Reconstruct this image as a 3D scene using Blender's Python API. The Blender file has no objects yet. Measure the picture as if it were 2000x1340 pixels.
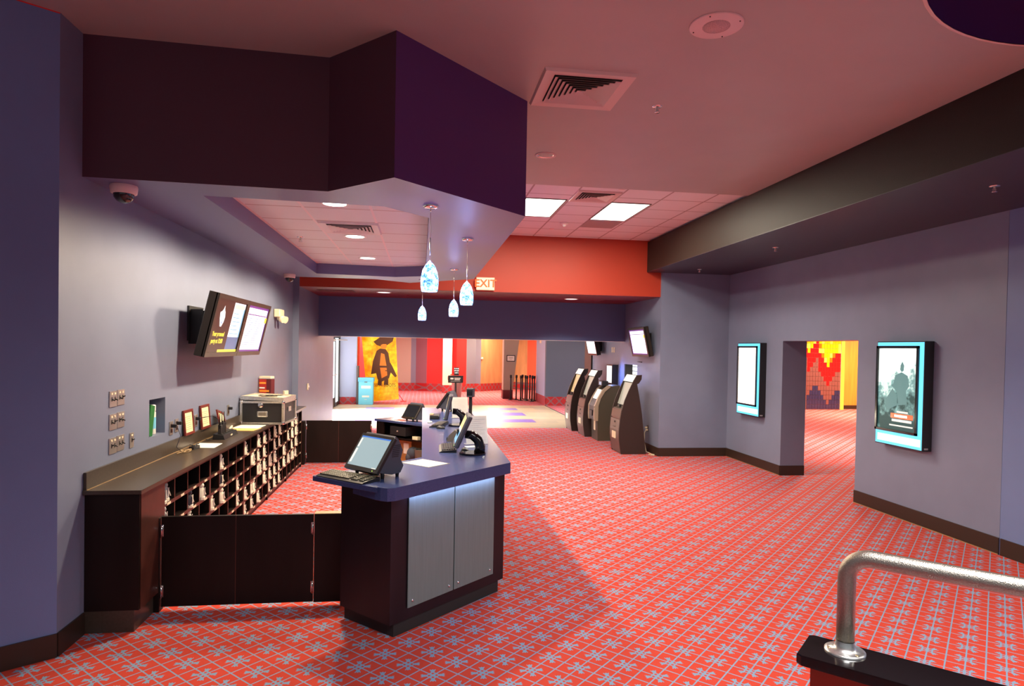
import bpy, bmesh, math, random
from mathutils import Vector, Matrix
random.seed(7)
SC = bpy.context.scene
COL = SC.collection
# ------------------------------------------------------------------ camera
cam_d = bpy.data.cameras.new('camera'); cam = bpy.data.objects.new('camera', cam_d); COL.objects.link(cam)
SC.camera = cam
cam_d.sensor_width = 36.0; cam_d.lens = 1255.0 / 2000 * 36; cam_d.shift_y = 31.3 / 2000; cam_d.clip_start = 0.02; cam_d.clip_end = 200
def cam_matrix():
    yaw, pitch, roll = .13809, .01712, .01804
    cy, sy, cp, sp = math.cos(yaw), math.sin(yaw), math.cos(pitch), math.sin(pitch)
    w = Vector((sy * cp, cy * cp, -sp)); r0 = Vector((cy, -sy, 0)); u0 = r0.cross(w)
    cr, sr = math.cos(roll), math.sin(roll)
    r = cr * r0 + sr * u0; u = -sr * r0 + cr * u0
    m = Matrix((r, u, -w)).transposed().to_4x4(); m.translation = (0, 0, 2.0)
    return m
cam.matrix_world = cam_matrix()
# ------------------------------------------------------------------ world, exposure
wd = bpy.data.worlds.new('world'); SC.world = wd; wd.use_nodes = True
wd.node_tree.nodes['Background'].inputs[0].default_value = (.80, .90, 1.0, 1)
wd.node_tree.nodes['Background'].inputs[1].default_value = .27
SC.view_settings.view_transform = 'Standard'; SC.view_settings.look = 'None'
SC.view_settings.exposure = 0.15; SC.view_settings.gamma = 1; SC.view_settings.use_curve_mapping = False
# ------------------------------------------------------------------ general lights
def lamp(name, kind, loc, energy, color=(1, 1, 1), target=None, size=.2, size_y=None, spot=None, blend=.3, spread=None):
    d = bpy.data.lights.new(name, kind); d.energy = energy; d.color = color
    if kind == 'AREA':
        d.size = size
        if size_y: d.shape = 'RECTANGLE'; d.size_y = size_y
        if spread: d.spread = math.radians(spread)
    elif kind == 'SPOT':
        d.spot_size = math.radians(spot or 90); d.spot_blend = blend; d.shadow_soft_size = size
    else: d.shadow_soft_size = size
    o = bpy.data.objects.new(name, d); COL.objects.link(o); o.location = loc
    v = (Vector(target) - Vector(loc)) if target else Vector((0, 0, -1))
    o.rotation_euler = v.to_track_quat('-Z', 'Y').to_euler()
    return o
WARM = (1, .80, .55); NEUT = (1, .93, .85)
# daylight entering by the entrance doors on the far left
lamp('daylight_entrance', 'AREA', (-5.5, 19.4, 2.3), 1900, (.88, .94, 1), (-2.6, 19.3, 0), 3.6, 1.2, spread=70)
# ceiling lights of the lobby behind the photographer
lamp('lobby_light', 'AREA', (1.7, 0.5, 3.98), 120, (.95, .97, 1), (1.9, 1.8, 0), 2.4, .6, spread=125)
lamp('lobby_light', 'AREA', (4.6, 1.4, 3.4), 110, NEUT, (4.6, 2.6, 0), 2, 1.2, spread=130)
# ------------------------------------------------------------------ materials
def lin(c): return tuple(((x / 255) / 12.92 if x / 255 <= .04045 else ((x / 255 + .055) / 1.055) ** 2.4) for x in c)
MATS = {}
def mat(name, col, rough=.6, metal=0, spec=.5, emit=None, estr=0, noise=0, nscale=20, bump=0, bscale=200, trans=0, alpha=1, ior=1.45, coat=0, stretch=None):
    m = bpy.data.materials.new(name); m.use_nodes = True; MATS[name] = m
    nt = m.node_tree; b = nt.nodes['Principled BSDF']
    c = col if len(col) == 4 else (*col, 1)
    b.inputs['Base Color'].default_value = c; b.inputs['Roughness'].default_value = rough
    b.inputs['Metallic'].default_value = metal; b.inputs['Specular IOR Level'].default_value = spec
    b.inputs['IOR'].default_value = ior; b.inputs['Transmission Weight'].default_value = trans; b.inputs['Alpha'].default_value = alpha
    b.inputs['Coat Weight'].default_value = coat
    if emit: b.inputs['Emission Color'].default_value = (*emit, 1); b.inputs['Emission Strength'].default_value = estr
    if noise or bump:
        tc = nt.nodes.new('ShaderNodeTexCoord'); mp = nt.nodes.new('ShaderNodeMapping'); nt.links.new(tc.outputs['Object'], mp.inputs[0])
        if stretch: mp.inputs['Scale'].default_value = stretch
    if noise:
        n = nt.nodes.new('ShaderNodeTexNoise'); n.inputs['Scale'].default_value = nscale; n.inputs['Detail'].default_value = 4
        nt.links.new(mp.outputs[0], n.inputs[0])
        r = nt.nodes.new('ShaderNodeValToRGB'); r.color_ramp.elements[0].position = .3; r.color_ramp.elements[1].position = .7
        r.color_ramp.elements[0].color = (*[x * (1 - noise) for x in c[:3]], 1); r.color_ramp.elements[1].color = (*[min(1, x * (1 + noise)) for x in c[:3]], 1)
        nt.links.new(n.outputs[0], r.inputs[0]); nt.links.new(r.outputs[0], b.inputs['Base Color'])
    if bump:
        n = nt.nodes.new('ShaderNodeTexNoise'); n.inputs['Scale'].default_value = bscale; nt.links.new(mp.outputs[0], n.inputs[0])
        bp = nt.nodes.new('ShaderNodeBump'); bp.inputs['Strength'].default_value = bump; bp.inputs['Distance'].default_value = .004
        nt.links.new(n.outputs[0], bp.inputs['Height']); nt.links.new(bp.outputs[0], b.inputs['Normal'])
    return m
def M(n): return MATS[n]
PAINT = (.190, .218, .325)
mat('wall_paint', PAINT, .42, noise=.04, nscale=3, bump=.15, bscale=260)
mat('pillar_paint', (.155, .215, .42), .45, noise=.03, nscale=3, bump=.15, bscale=260)
mat('header_paint', (.115, .15, .30), .5, bump=.15, bscale=260)
mat('purple_paint', (.095, .030, .16), .45)
mat('plum_paint', (.085, .030, .052), .5, noise=.03, nscale=3, bump=.1, bscale=260)
mat('soffit_under', (.15, .14, .29), .38, bump=.15, bscale=200)
mat('dark_soffit', (.024, .016, .013), .5, spec=.25, bump=.3, bscale=150)
mat('dark_soffit_under', (.045, .036, .055), .4, bump=.2, bscale=150)
mat('ceiling_paint', (.47, .42, .39), .42, noise=.03, nscale=2, bump=.2, bscale=180)
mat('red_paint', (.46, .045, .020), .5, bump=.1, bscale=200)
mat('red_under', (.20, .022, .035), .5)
mat('bright_red', (.75, .02, .02), .55)
mat('coral', (.85, .12, .07), .55)
mat('baseboard', (.035, .02, .014), .4)
mat('base_trim', (.35, .22, .1), .4)
mat('white_paint', (.78, .74, .72), .5)
mat('pink_metal', (.80, .62, .58), .45)
mat('vent_metal', (.72, .58, .52), .4)
mat('grey_tile', (.42, .33, .31), .6)
mat('espresso', (.009, .0045, .004), .42, spec=.3, noise=.35, nscale=6, stretch=(1, 1, .15))
mat('espresso_front', (.014, .008, .011), .42, spec=.35, noise=.3, nscale=6, stretch=(1, 1, .15))
mat('lit_brown', (.060, .017, .012), .4, noise=.2, nscale=10)  # browner copy of the espresso for edges, light on them put into the colour
mat('worktop_dark', (.055, .040, .030), .30, noise=.15, nscale=60)
mat('laminate_blue', (.045, .064, .175), .24, noise=.45, nscale=420)
mat('brushed_steel', (.18, .245, .24), .5, .2, noise=.06, nscale=80, stretch=(1, 1, .04))
mat('chrome', (.80, .78, .76), .12, 1)
mat('satin_steel', (.48, .43, .36), .40, 1, noise=.12, nscale=260, bump=.35, bscale=420)
mat('galvanized', (.72, .70, .66), .32, .9, noise=.15, nscale=60)
mat('silver', (.62, .58, .54), .3, .8)
mat('brass', (.8, .6, .3), .3, 1)
mat('black_plastic', (.018, .017, .020), .38)
mat('bezel_brown', (.022, .016, .012), .32)
mat('grey_plastic', (.065, .065, .085), .42)
mat('warm_grey_plastic', (.16, .135, .11), .45)
mat('key_caps', (.06, .055, .05), .35)
mat('black_gloss', (.010, .007, .008), .12, coat=.3)
mat('rubber', (.02, .02, .02), .7)
mat('white_plastic', (.78, .74, .68), .35)
mat('cream', (.80, .70, .50), .5)
mat('paper', (.85, .82, .76), .7)
mat('cream_paper', (.86, .74, .46), .7)
mat('manila', (.85, .52, .16), .7)
mat('ink', (.10, .08, .08), .7)
mat('faint_ink', (.45, .44, .44), .7)
mat('blue_ink', (.12, .25, .55), .7)
mat('mahogany', (.16, .022, .014), .3)
mat('green_binder', (.012, .16, .035), .35)
mat('cyan_label', (.2, .6, .85), .5)
mat('cardboard', (.42, .19, .055), .7, noise=.08, nscale=30)
mat('blue_carton', (.16, .58, .78), .6)
mat('blue_carton_lid', (.13, .50, .74), .6)
mat('shoe_white', (.88, .82, .66), .5)
mat('shoe_grey', (.42, .40, .40), .5)
mat('shoe_dark', (.03, .025, .04), .5)
mat('sole', (.82, .76, .62), .5)
mat('plum_kiosk', (.036, .023, .022), .42, spec=.3)
mat('dark_kiosk', (.028, .018, .016), .3)
mat('kiosk_face', (.16, .125, .11), .35, .4)
mat('atm_body', (.065, .054, .038), .45)
mat('atm_trim', (.44, .35, .26), .35, .3)
mat('cream_cord', (.7, .6, .42), .5)
mat('wood_panel', (.50, .27, .13), .5, noise=.15, nscale=5, stretch=(1, 1, .2))
mat('orange_wood', (.80, .27, .05), .4, noise=.18, nscale=14, stretch=(1, 1, .05))
mat('taupe_paint', (.40, .33, .27), .6)
mat('slate_paint', (.20, .20, .28), .55)
mat('maroon_grey', (.26, .13, .17), .55)
mat('cream_paint', (.85, .74, .58), .55)
mat('pale_blue', (.36, .42, .62), .55)
mat('dark_maroon', (.12, .015, .02), .6)
mat('door_frame', (.03, .025, .022), .4)
mat('acrylic', (.95, .96, .98), .1, alpha=.22)
mat('glass_pane', (.9, .95, 1), .03, trans=1, ior=1.02)
mat('smoked_dome', (.02, .018, .02), .05, coat=.6)
mat('cloth_dark', (.05, .06, .09), .8)
mat('cloth_red', (.75, .03, .03), .6)
mat('orange_plastic', (.9, .12, .03), .5)
mat('candy_red', (.5, .03, .02), .5)
mat('candy_orange', (1, .35, .04), .5)
def emis(name, col, s): return mat(name, tuple(min(1, c) * .12 for c in col), .3, emit=col, estr=s)
emis('lamp_white', (1, .93, .78), 9); emis('panel_white', (1, .96, .86), 3.4); emis('can_glow', (1, .90, .82), 2.2)
emis('screen_white', (.96, .97, 1), 1.25); emis('screen_grey', (.50, .66, .70), .62); emis('screen_blue', (.06, .22, .75), .8)
emis('screen_pale_yellow', (1, .97, .62), 1.0); emis('screen_cyan', (.25, .62, .95), .75); emis('screen_purple', (.30, .08, .48), .6)
emis('screen_line', (.55, .66, .85), .7); emis('screen_yellow', (1, .80, .08), .95); emis('screen_mid', (.16, .28, .55), .6)
emis('screen_brown', (.055, .024, .018), .7); emis('screen_cream', (1, .97, .86), .9)
mat('screen_off', (.012, .013, .018), .12)
emis('light_cyan', (.14, .66, .95), 1.35); emis('light_strip', (.92, .98, 1), 1.3)
emis('exit_glow', (1, .90, .62), 1.0); mat('exit_red', (1, .1, .02), .4, emit=(1, .10, .01), estr=.75)
emis('led_green', (.5, 1, .1), 2)
emis('day_glass', (.93, .97, 1), 1.7)
emis('gold_band', (1, .72, .3), .9)

class NT:
    def __init__(s, m): s.nt = m.node_tree; s.b = s.nt.nodes['Principled BSDF']
    def m(s, op, a, b=None, c=None):
        n = s.nt.nodes.new('ShaderNodeMath'); n.operation = op
        for i, v in enumerate((a, b, c)):
            if v is None: continue
            if isinstance(v, (int, float)): n.inputs[i].default_value = v
            else: s.nt.links.new(v, n.inputs[i])
        return n.outputs[0]
    def pos(s):
        g = s.nt.nodes.new('ShaderNodeNewGeometry'); x = s.nt.nodes.new('ShaderNodeSeparateXYZ'); s.nt.links.new(g.outputs['Position'], x.inputs[0])
        return x.outputs, g.outputs['Position']
    def noise(s, v, sc, d=3):
        n = s.nt.nodes.new('ShaderNodeTexNoise'); n.inputs['Scale'].default_value = sc; n.inputs['Detail'].default_value = d
        s.nt.links.new(v, n.inputs['Vector']); return n.outputs[0]
    def mix(s, f, a, b):
        n = s.nt.nodes.new('ShaderNodeMix'); n.data_type = 'RGBA'
        for k, v in ((0, f), (6, a), (7, b)):
            if isinstance(v, (tuple, list)): n.inputs[k].default_value = (*v, 1)
            elif isinstance(v, (int, float)): n.inputs[k].default_value = v
            else: s.nt.links.new(v, n.inputs[k])
        return n.outputs[2]
    def out(s, c, sock='Base Color'): s.nt.links.new(c, s.b.inputs[sock])

def carpet_mat():
    m = mat('carpet', (.7, .05, .04), .9, spec=.15); t = NT(m); (x, y, z), P = t.pos(); per = .2145
    u = t.m('MULTIPLY', t.m('ADD', x, y), .70711); v = t.m('MULTIPLY', t.m('SUBTRACT', x, y), .70711)
    def cell(w, w0):
        f = t.m('FRACT', t.m('ADD', t.m('DIVIDE', t.m('SUBTRACT', w, w0), per), 100.5))
        return t.m('MULTIPLY', t.m('ABSOLUTE', t.m('SUBTRACT', f, .5)), 26.0)
    ac, bc = cell(u, 3.037), cell(v, -3.123)
    a, b = t.m('ROUND', ac), t.m('ROUND', bc)
    mx = t.m('MAXIMUM', a, b); mn = t.m('MINIMUM', a, b); d = t.m('SUBTRACT', mx, mn)
    mxc = t.m('MAXIMUM', ac, bc); mnc = t.m('MINIMUM', ac, bc)
    line = t.m('MAXIMUM', t.m('LESS_THAN', mnc, .55), t.m('GREATER_THAN', mxc, 12.45))
    dc = t.m('SUBTRACT', mxc, mnc)
    hole = t.m('MULTIPLY', t.m('GREATER_THAN', mnc, 1.0), t.m('LESS_THAN', mxc, 2.9))
    core = t.m('MULTIPLY', t.m('LESS_THAN', mxc, 4.1), t.m('SUBTRACT', 1.0, hole))
    arm = t.m('MULTIPLY', t.m('MULTIPLY', t.m('GREATER_THAN', mnc, 2.7), t.m('LESS_THAN', mxc, 6.4)), t.m('LESS_THAN', dc, 2.2))
    tip = t.m('MULTIPLY', t.m('LESS_THAN', dc, 3.1), t.m('MULTIPLY', t.m('GREATER_THAN', mnc, 3.7), t.m('LESS_THAN', mnc, 4.9)))
    mask = t.m('MINIMUM', t.m('MAXIMUM', t.m('MAXIMUM', line, core), t.m('MAXIMUM', arm, tip)), 1.0)
    n = t.noise(P, 420, 2); n2 = t.noise(P, 1.1, 2)
    red = t.mix(n, (.46, .032, .021), (.74, .092, .052)); blue = t.mix(n, (.17, .27, .39), (.29, .41, .56))
    c = t.mix(mask, red, blue)
    t.out(c)
    bp = t.nt.nodes.new('ShaderNodeBump'); bp.inputs['Strength'].default_value = .5; bp.inputs['Distance'].default_value = .004
    t.nt.links.new(n, bp.inputs['Height']); t.nt.links.new(bp.outputs[0], t.b.inputs['Normal'])
carpet_mat()
def tile_mat():
    m = mat('vinyl_tile', (.5, .4, .3), .35); t = NT(m); (x, y, z), P = t.pos()
    c = t.nt.nodes.new('ShaderNodeTexBrick'); t.nt.links.new(P, c.inputs['Vector'])
    c.inputs['Scale'].default_value = 1; c.inputs['Brick Width'].default_value = .92; c.inputs['Row Height'].default_value = .46; c.inputs['Mortar Size'].default_value = .003
    c.inputs['Color1'].default_value = (.62, .48, .30, 1); c.inputs['Color2'].default_value = (.44, .36, .25, 1); c.inputs['Mortar'].default_value = (.3, .24, .17, 1)
    n = t.noise(P, 5, 5)
    t.out(t.mix(t.m('MULTIPLY', n, .45), c.outputs[0], (.30, .24, .17)))
tile_mat()
mat('slate_dark', (.085, .115, .175), .55)
mat('purple_tile', (.20, .13, .42), .35, noise=.15, nscale=12)
def band_mat():
    m = mat('patterned_base', (.5, .05, .05), .6); t = NT(m); (x, y, z), P = t.pos()
    h = t.m('ADD', x, y)
    def tri(w, p): return t.m('PINGPONG', w, p)
    a = tri(h, .155); b = tri(z, .155)
    k = t.m('ADD', a, b); msk = t.m('LESS_THAN', t.m('ABSOLUTE', t.m('SUBTRACT', k, .155)), .028)
    dot = t.m('LESS_THAN', t.m('ADD', a, t.m('ABSOLUTE', t.m('SUBTRACT', b, .155))), .055)
    t.out(t.mix(t.m('MAXIMUM', msk, dot), (.36, .016, .020), (.22, .10, .12)))
band_mat()
def poster_mat(name, c1, c2, c3, s, sc, grad=0):
    m = mat(name, c1, .3); t = NT(m); tc = t.nt.nodes.new('ShaderNodeTexCoord')
    n = t.noise(tc.outputs['Object'], sc, 6); n2 = t.noise(tc.outputs['Object'], sc * 4, 5)
    r = t.nt.nodes.new('ShaderNodeValToRGB'); e = r.color_ramp.elements
    e[0].position = .34; e[0].color = (*c1, 1); e[1].position = .64; e[1].color = (*c3, 1); k = e.new(.5); k.color = (*c2, 1)
    val = t.m('ADD', t.m('MULTIPLY', n, .75), t.m('MULTIPLY', n2, .25))
    if grad:
        x = t.nt.nodes.new('ShaderNodeSeparateXYZ'); t.nt.links.new(tc.outputs['Object'], x.inputs[0])
        val = t.m('ADD', val, t.m('MULTIPLY', t.m('SUBTRACT', x.outputs[2], .72), grad))
    t.nt.links.new(val, r.inputs[0]); t.out(r.outputs[0])
    if s: t.out(r.outputs[0], 'Emission Color'); t.b.inputs['Emission Strength'].default_value = s
poster_mat('teal_art', (.015, .05, .05), (.14, .30, .30), (.80, .98, .93), 1.0, 5, .55)
poster_mat('pale_art', (.9, .74, .66), (1, .93, .88), (1, 1, 1), 1.15, 3)
poster_mat('gold_art', (.90, .30, .0), (.95, .60, .005), (1, .85, .05), .18, 2.2)  # gold_art's faint emission stands in for daylight on the standee
mat('gold_dark', (.10, .035, .012), .6); mat('gold_mid', (.85, .26, .02), .5)
def pendant_mat():
    m = mat('art_glass', (.2, .4, .7), .15); t = NT(m); tc = t.nt.nodes.new('ShaderNodeTexCoord')
    n = t.noise(tc.outputs['Object'], 38, 3); r = t.nt.nodes.new('ShaderNodeValToRGB'); e = r.color_ramp.elements
    e[0].position = .36; e[0].color = (.04, .14, .9, 1); e[1].position = .66; e[1].color = (.75, .9, 1, 1); k = e.new(.46); k.color = (.22, .50, 1, 1)
    t.nt.links.new(n, r.inputs[0]); t.out(r.outputs[0]); t.out(r.outputs[0], 'Emission Color'); t.b.inputs['Emission Strength'].default_value = 2.4
pendant_mat()
def acoustic():
    for nm, c1, c2, off, rz in (('tile_ceiling', (.84, .80, .80), (.45, .36, .34), (1.36, 7.86), 0), ('recess_tile', (.80, .84, .84), (.5, .42, .4), (-1.10, 6.06), 0)):
        m = mat(nm, c1, .8); t = NT(m); (x, y, z), P = t.pos()
        fx = t.m('ABSOLUTE', t.m('SUBTRACT', t.m('FRACT', t.m('ADD', t.m('DIVIDE', t.m('SUBTRACT', x, off[0]), .6125), 50.5)), .5))
        fy = t.m('ABSOLUTE', t.m('SUBTRACT', t.m('FRACT', t.m('ADD', t.m('DIVIDE', t.m('SUBTRACT', y, off[1]), .6125), 50.5)), .5))
        lx = t.m('LESS_THAN', fx, .020); ly = t.m('LESS_THAN', fy, .020)
        n = t.noise(P, 120, 3)
        base = t.mix(n, tuple(k * .9 for k in c1), c1)
        if nm == 'tile_ceiling': t.out(t.mix(t.m('MAXIMUM', lx, ly), base, c2))
        else: t.out(t.mix(lx, t.mix(ly, base, c2), (.86, .78, .78)))
acoustic()

# ------------------------------------------------------------------ mesh builder
class MB:
    def __init__(s): s.v = []; s.f = []; s.mi = []; s.sm = []; s.mats = []; s.cur = 0; s.T = Matrix.Identity(4)
    def mat(s, m):
        if m not in s.mats: s.mats.append(m)
        s.cur = s.mats.index(m); return s
    def _a(s, vs, fs, smooth=False):
        o = len(s.v); s.v += [tuple(s.T @ Vector(p)) for p in vs]
        for f in fs: s.f.append([i + o for i in f]); s.mi.append(s.cur); s.sm.append(smooth)
        return s
    def box(s, x0, x1, y0, y1, z0, z1, bev=0):
        if bev:
            b = bev; return s.prism([(x0 + b, y0), (x1 - b, y0), (x1, y0 + b), (x1, y1 - b), (x1 - b, y1), (x0 + b, y1), (x0, y1 - b), (x0, y0 + b)], z0, z1, bev * .7)
        vs = [(x, y, z) for z in (z0, z1) for y in (y0, y1) for x in (x0, x1)]
        return s._a(vs, [(0, 2, 3, 1), (4, 5, 7, 6), (0, 1, 5, 4), (2, 6, 7, 3), (0, 4, 6, 2), (1, 3, 7, 5)])
    def prism(s, poly, z0, z1, bev=0):
        n = len(poly)
        if bev:
            cx = sum(p[0] for p in poly) / n; cy = sum(p[1] for p in poly) / n
            R = max(math.hypot(p[0] - cx, p[1] - cy) for p in poly); k = 1 - bev / R
            ins = [(cx + (p[0] - cx) * k, cy + (p[1] - cy) * k) for p in poly]
            vs = [(*p, z0) for p in ins] + [(*p, z0 + bev) for p in poly] + [(*p, z1 - bev) for p in poly] + [(*p, z1) for p in ins]; L = 4
        else: vs = [(*p, z0) for p in poly] + [(*p, z1) for p in poly]; L = 2
        fs = [list(range(n))[::-1], [i + (L - 1) * n for i in range(n)]]
        for l in range(L - 1):
            for i in range(n): j = (i + 1) % n; fs.append((l * n + i, l * n + j, (l + 1) * n + j, (l + 1) * n + i))
        return s._a(vs, fs)
    def ext(s, prof, a0, a1, axis='y'):   # profile extruded along an axis: y -> prof (x,z); x -> prof (y,z)
        n = len(prof)
        P = (lambda p, a: (p[0], a, p[1])) if axis == 'y' else (lambda p, a: (a, p[0], p[1]))
        vs = [P(p, a0) for p in prof] + [P(p, a1) for p in prof]
        fs = [list(range(n)), [i + n for i in range(n)][::-1]] + [(i, i + n, (i + 1) % n + n, (i + 1) % n) for i in range(n)]
        return s._a(vs, fs)
    def quad(s, *p): return s._a(p, [tuple(range(len(p)))])
    def lathe(s, prof, c=(0, 0, 0), seg=24, smooth=True, cap=True):
        vs = []; fs = []; n = len(prof)
        for r, z in prof:
            for k in range(seg): a = 2 * math.pi * k / seg; vs.append((c[0] + r * math.cos(a), c[1] + r * math.sin(a), c[2] + z))
        for i in range(n - 1):
            for k in range(seg): j = (k + 1) % seg; fs.append((i * seg + k, i * seg + j, (i + 1) * seg + j, (i + 1) * seg + k))
        s._a(vs, fs, smooth)
        if cap:
            for i in (0, n - 1):
                if prof[i][0] > 1e-5: s._a([vs[i * seg + k] for k in range(seg)], [list(range(seg)) if i else list(range(seg))[::-1]])
        return s
    def cyl(s, p0, p1, r, r1=None, seg=16, smooth=True): return s.tube([p0, p1], [r, r if r1 is None else r1], seg, smooth)
    def tube(s, pts, r, seg=10, smooth=True):
        pts = [Vector(p) for p in pts]; n = len(pts); rr = r if isinstance(r, list) else [r] * n
        vs = []; up = None
        for i, p in enumerate(pts):
            t = (pts[min(i + 1, n - 1)] - pts[max(i - 1, 0)])
            t = t.normalized() if t.length > 1e-9 else Vector((0, 0, 1))
            if up is None: up = Vector((0, 0, 1)) if abs(t.z) < .9 else Vector((1, 0, 0))
            a = t.cross(up).normalized(); b = a.cross(t).normalized(); up = b
            for k in range(seg): w = 2 * math.pi * k / seg; vs.append(tuple(p + rr[i] * (math.cos(w) * a + math.sin(w) * b)))
        fs = [(i * seg + k, i * seg + (k + 1) % seg, (i + 1) * seg + (k + 1) % seg, (i + 1) * seg + k) for i in range(n - 1) for k in range(seg)]
        s._a(vs, fs, smooth); s._a([vs[k] for k in range(seg)], [list(range(seg))[::-1]]); s._a(vs[-seg:], [list(range(seg))]); return s
    def ball(s, c, rx, ry=None, rz=None, seg=16, rings=10, zmin=-1):
        ry = ry or rx; rz = rz or rx; vs = []; n = rings
        for i in range(n + 1):
            ph = -math.pi / 2 + math.pi * i / n
            for k in range(seg): w = 2 * math.pi * k / seg; vs.append((c[0] + rx * math.cos(ph) * math.cos(w), c[1] + ry * math.cos(ph) * math.sin(w), c[2] + rz * max(zmin, math.sin(ph))))
        return s._a(vs, [(i * seg + k, i * seg + (k + 1) % seg, (i + 1) * seg + (k + 1) % seg, (i + 1) * seg + k) for i in range(n) for k in range(seg)], True)
    def build(s, name, m=None, parent=None, weld=False):
        me = bpy.data.meshes.new(name); me.from_pydata(s.v, [], s.f)
        ms = s.mats or []
        if m: ms = [m] if not s.mats else s.mats
        for k in ms: me.materials.append(M(k) if isinstance(k, str) else k)
        for p, i, sm in zip(me.polygons, s.mi, s.sm): p.material_index = i if s.mats else 0; p.use_smooth = sm
        bm = bmesh.new(); bm.from_mesh(me)
        bmesh.ops.remove_doubles(bm, verts=bm.verts, dist=1e-6)
        bmesh.ops.recalc_face_normals(bm, faces=bm.faces); bm.to_mesh(me); bm.free()
        o = bpy.data.objects.new(name, me); COL.objects.link(o)
        if parent: o.parent = parent
        return o
def thing(name, label, cat, loc=(0, 0, 0), rotz=0, group=None):
    o = bpy.data.objects.new(name, None); COL.objects.link(o); o.location = loc; o.rotation_euler = (0, 0, rotz); o.empty_display_size = .05
    o['label'] = label; o['category'] = cat
    if group: o['group'] = group
    return o
def tag(o, label, cat, group=None):
    o['label'] = label; o['category'] = cat
    if group: o['group'] = group
    return o
def struct(name, mb, m=None, parent=None):
    o = mb.build(name, m, parent)
    if not parent: o['kind'] = 'structure'
    return o
def move(o, loc, rotz=0): o.location = loc; o.rotation_euler = (0, 0, rotz); return o
def children(o): return [c for c in bpy.data.objects if c.parent == o]
def dup(root, loc, rotz=None, label=None, group=None):
    r = root.copy(); COL.objects.link(r); r.location = loc
    if rotz is not None: r.rotation_euler = (0, 0, rotz)
    if label: r['label'] = label
    if group: r['group'] = group
    for ch in children(root):
        c = ch.copy(); COL.objects.link(c); c.parent = r
        for g in children(ch):
            d = g.copy(); COL.objects.link(d); d.parent = c
    return r
def text(s, size, m, parent, loc, rot, name='lettering', align='CENTER', ext=.001, sx=1, bold=0):
    cu = bpy.data.curves.new(name, 'FONT'); cu.body = s; cu.size = size; cu.align_x = align; cu.align_y = 'CENTER'; cu.extrude = ext; cu.offset = bold
    to = bpy.data.objects.new('tmp', cu); COL.objects.link(to)
    bpy.context.view_layer.update()
    me = bpy.data.meshes.new_from_object(to.evaluated_get(bpy.context.evaluated_depsgraph_get()))
    bpy.data.objects.remove(to); me.materials.clear(); me.materials.append(M(m))
    o = bpy.data.objects.new(name, me); COL.objects.link(o); o.parent = parent
    o.location = loc; o.rotation_euler = rot; o.scale = (sx, 1, 1)
    return o
R = math.radians
FACE_S = (R(90), 0, 0)      # text read from -Y
FACE_E = (R(90), 0, R(90))  # read from +X
FACE_W = (R(90), 0, R(-90)) # read from -X

# ------------------------------------------------------------------ floor
struct('floor', MB().box(-12, 26, -4, 15.89, -.1, 0), 'carpet')
struct('floor', MB().box(4.27, 26, 15.89, 34, -.1, 0), 'carpet')
struct('floor', MB().box(-12, 4.27, 22.15, 34, -.1, 0), 'carpet')
fl = MB().mat('vinyl_tile'); fl.box(-12, 4.27, 15.89, 22.15, -.1, 0)
struct('floor', fl)
pt = MB()
for x0, x1 in ((2.15, 3.08), (-1.77, -.87)):
    for y0, y1 in ((17.1, 17.83), (18.8, 19.66), (20.45, 21.15)): pt.box(x0, x1, y0, y1, 0, .0015)
struct('trim_1', pt, 'purple_tile')
struct('trim_2', MB().box(4.255, 4.285, 15.89, 22.15, 0, .006), 'rubber')

# ------------------------------------------------------------------ walls
struct('wall_left', MB().box(-2.46, -2.26, 4.374, 5.735, 0, 4.07).box(-2.46, -2.26, 6.07, 11.66, 0, 4.07).box(-2.46, -2.26, 5.735, 6.07, 0, 1.193).box(-2.46, -2.26, 5.735, 6.07, 1.51, 4.07)
       .box(-2.47, -2.455, 5.7, 6.1, 1.15, 1.55), 'wall_paint')
d = Vector((-.227, -.164)).normalized()
P0 = Vector((-2.26, 4.374)); P1 = P0 + d * 4
struct('wall_near_left', MB().prism([tuple(P0), (-2.46, 4.374), (P1.x - .2, P1.y + .6), tuple(P1)][::-1], 0, 4.022), 'pillar_paint')
struct('trim_3', MB().prism([tuple(P0), (-2.46, 4.374), (P1.x - .2, P1.y + .6), tuple(P1)][::-1], 4.022, 4.075), 'bright_red')
struct('wall_far_left', MB().box(-2.5, -2.155, 11.66, 16.1, 0, 3.2), 'wall_paint')
# right: kiosk wall, corner wall, poster wall with an opening
kw = MB().box(4.44, 4.9, 11.83, 12.93, 0, 3.6).box(4.44, 4.9, 13.79, 16.6, 0, 3.6).box(4.44, 4.9, 12.93, 13.79, 0, 1.2).box(4.44, 4.9, 12.93, 13.79, 1.69, 3.6)
struct('wall_kiosk_side', kw, 'wall_paint')
struct('wall_corner', MB().box(4.44, 6.2, 11.63, 11.83, 0, 4.07), 'wall_paint')
pw = MB().box(5.8, 6.22, 9.75, 11.63, 0, 4.07).box(5.8, 6.22, 5.72, 7.925, 0, 4.07).box(5.8, 6.22, 7.925, 9.75, 2.192, 4.07)
struct('wall_right', pw, 'wall_paint')
struct('wall_near_right', MB().box(5.803, 6.22, -4, 5.72, 0, 4.07), 'pillar_paint')
def base(name, pts, h=.15, t=.012, m='baseboard'):
    b = MB()
    for (x0, y0), (x1, y1) in zip(pts[:-1], pts[1:]):
        v = Vector((x1 - x0, y1 - y0)).normalized(); n = Vector((v.y, -v.x)) * t; e = v * 0
        b.prism([(x0, y0), (x1, y1), (x1 + n.x + v.x * t * .0, y1 + n.y), (x0 + n.x, y0 + n.y)], 0, h)
    return struct(name, b, m)
base('baseboard_near_left', [tuple(P1), tuple(P0), (-2.26, 4.69)])
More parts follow.
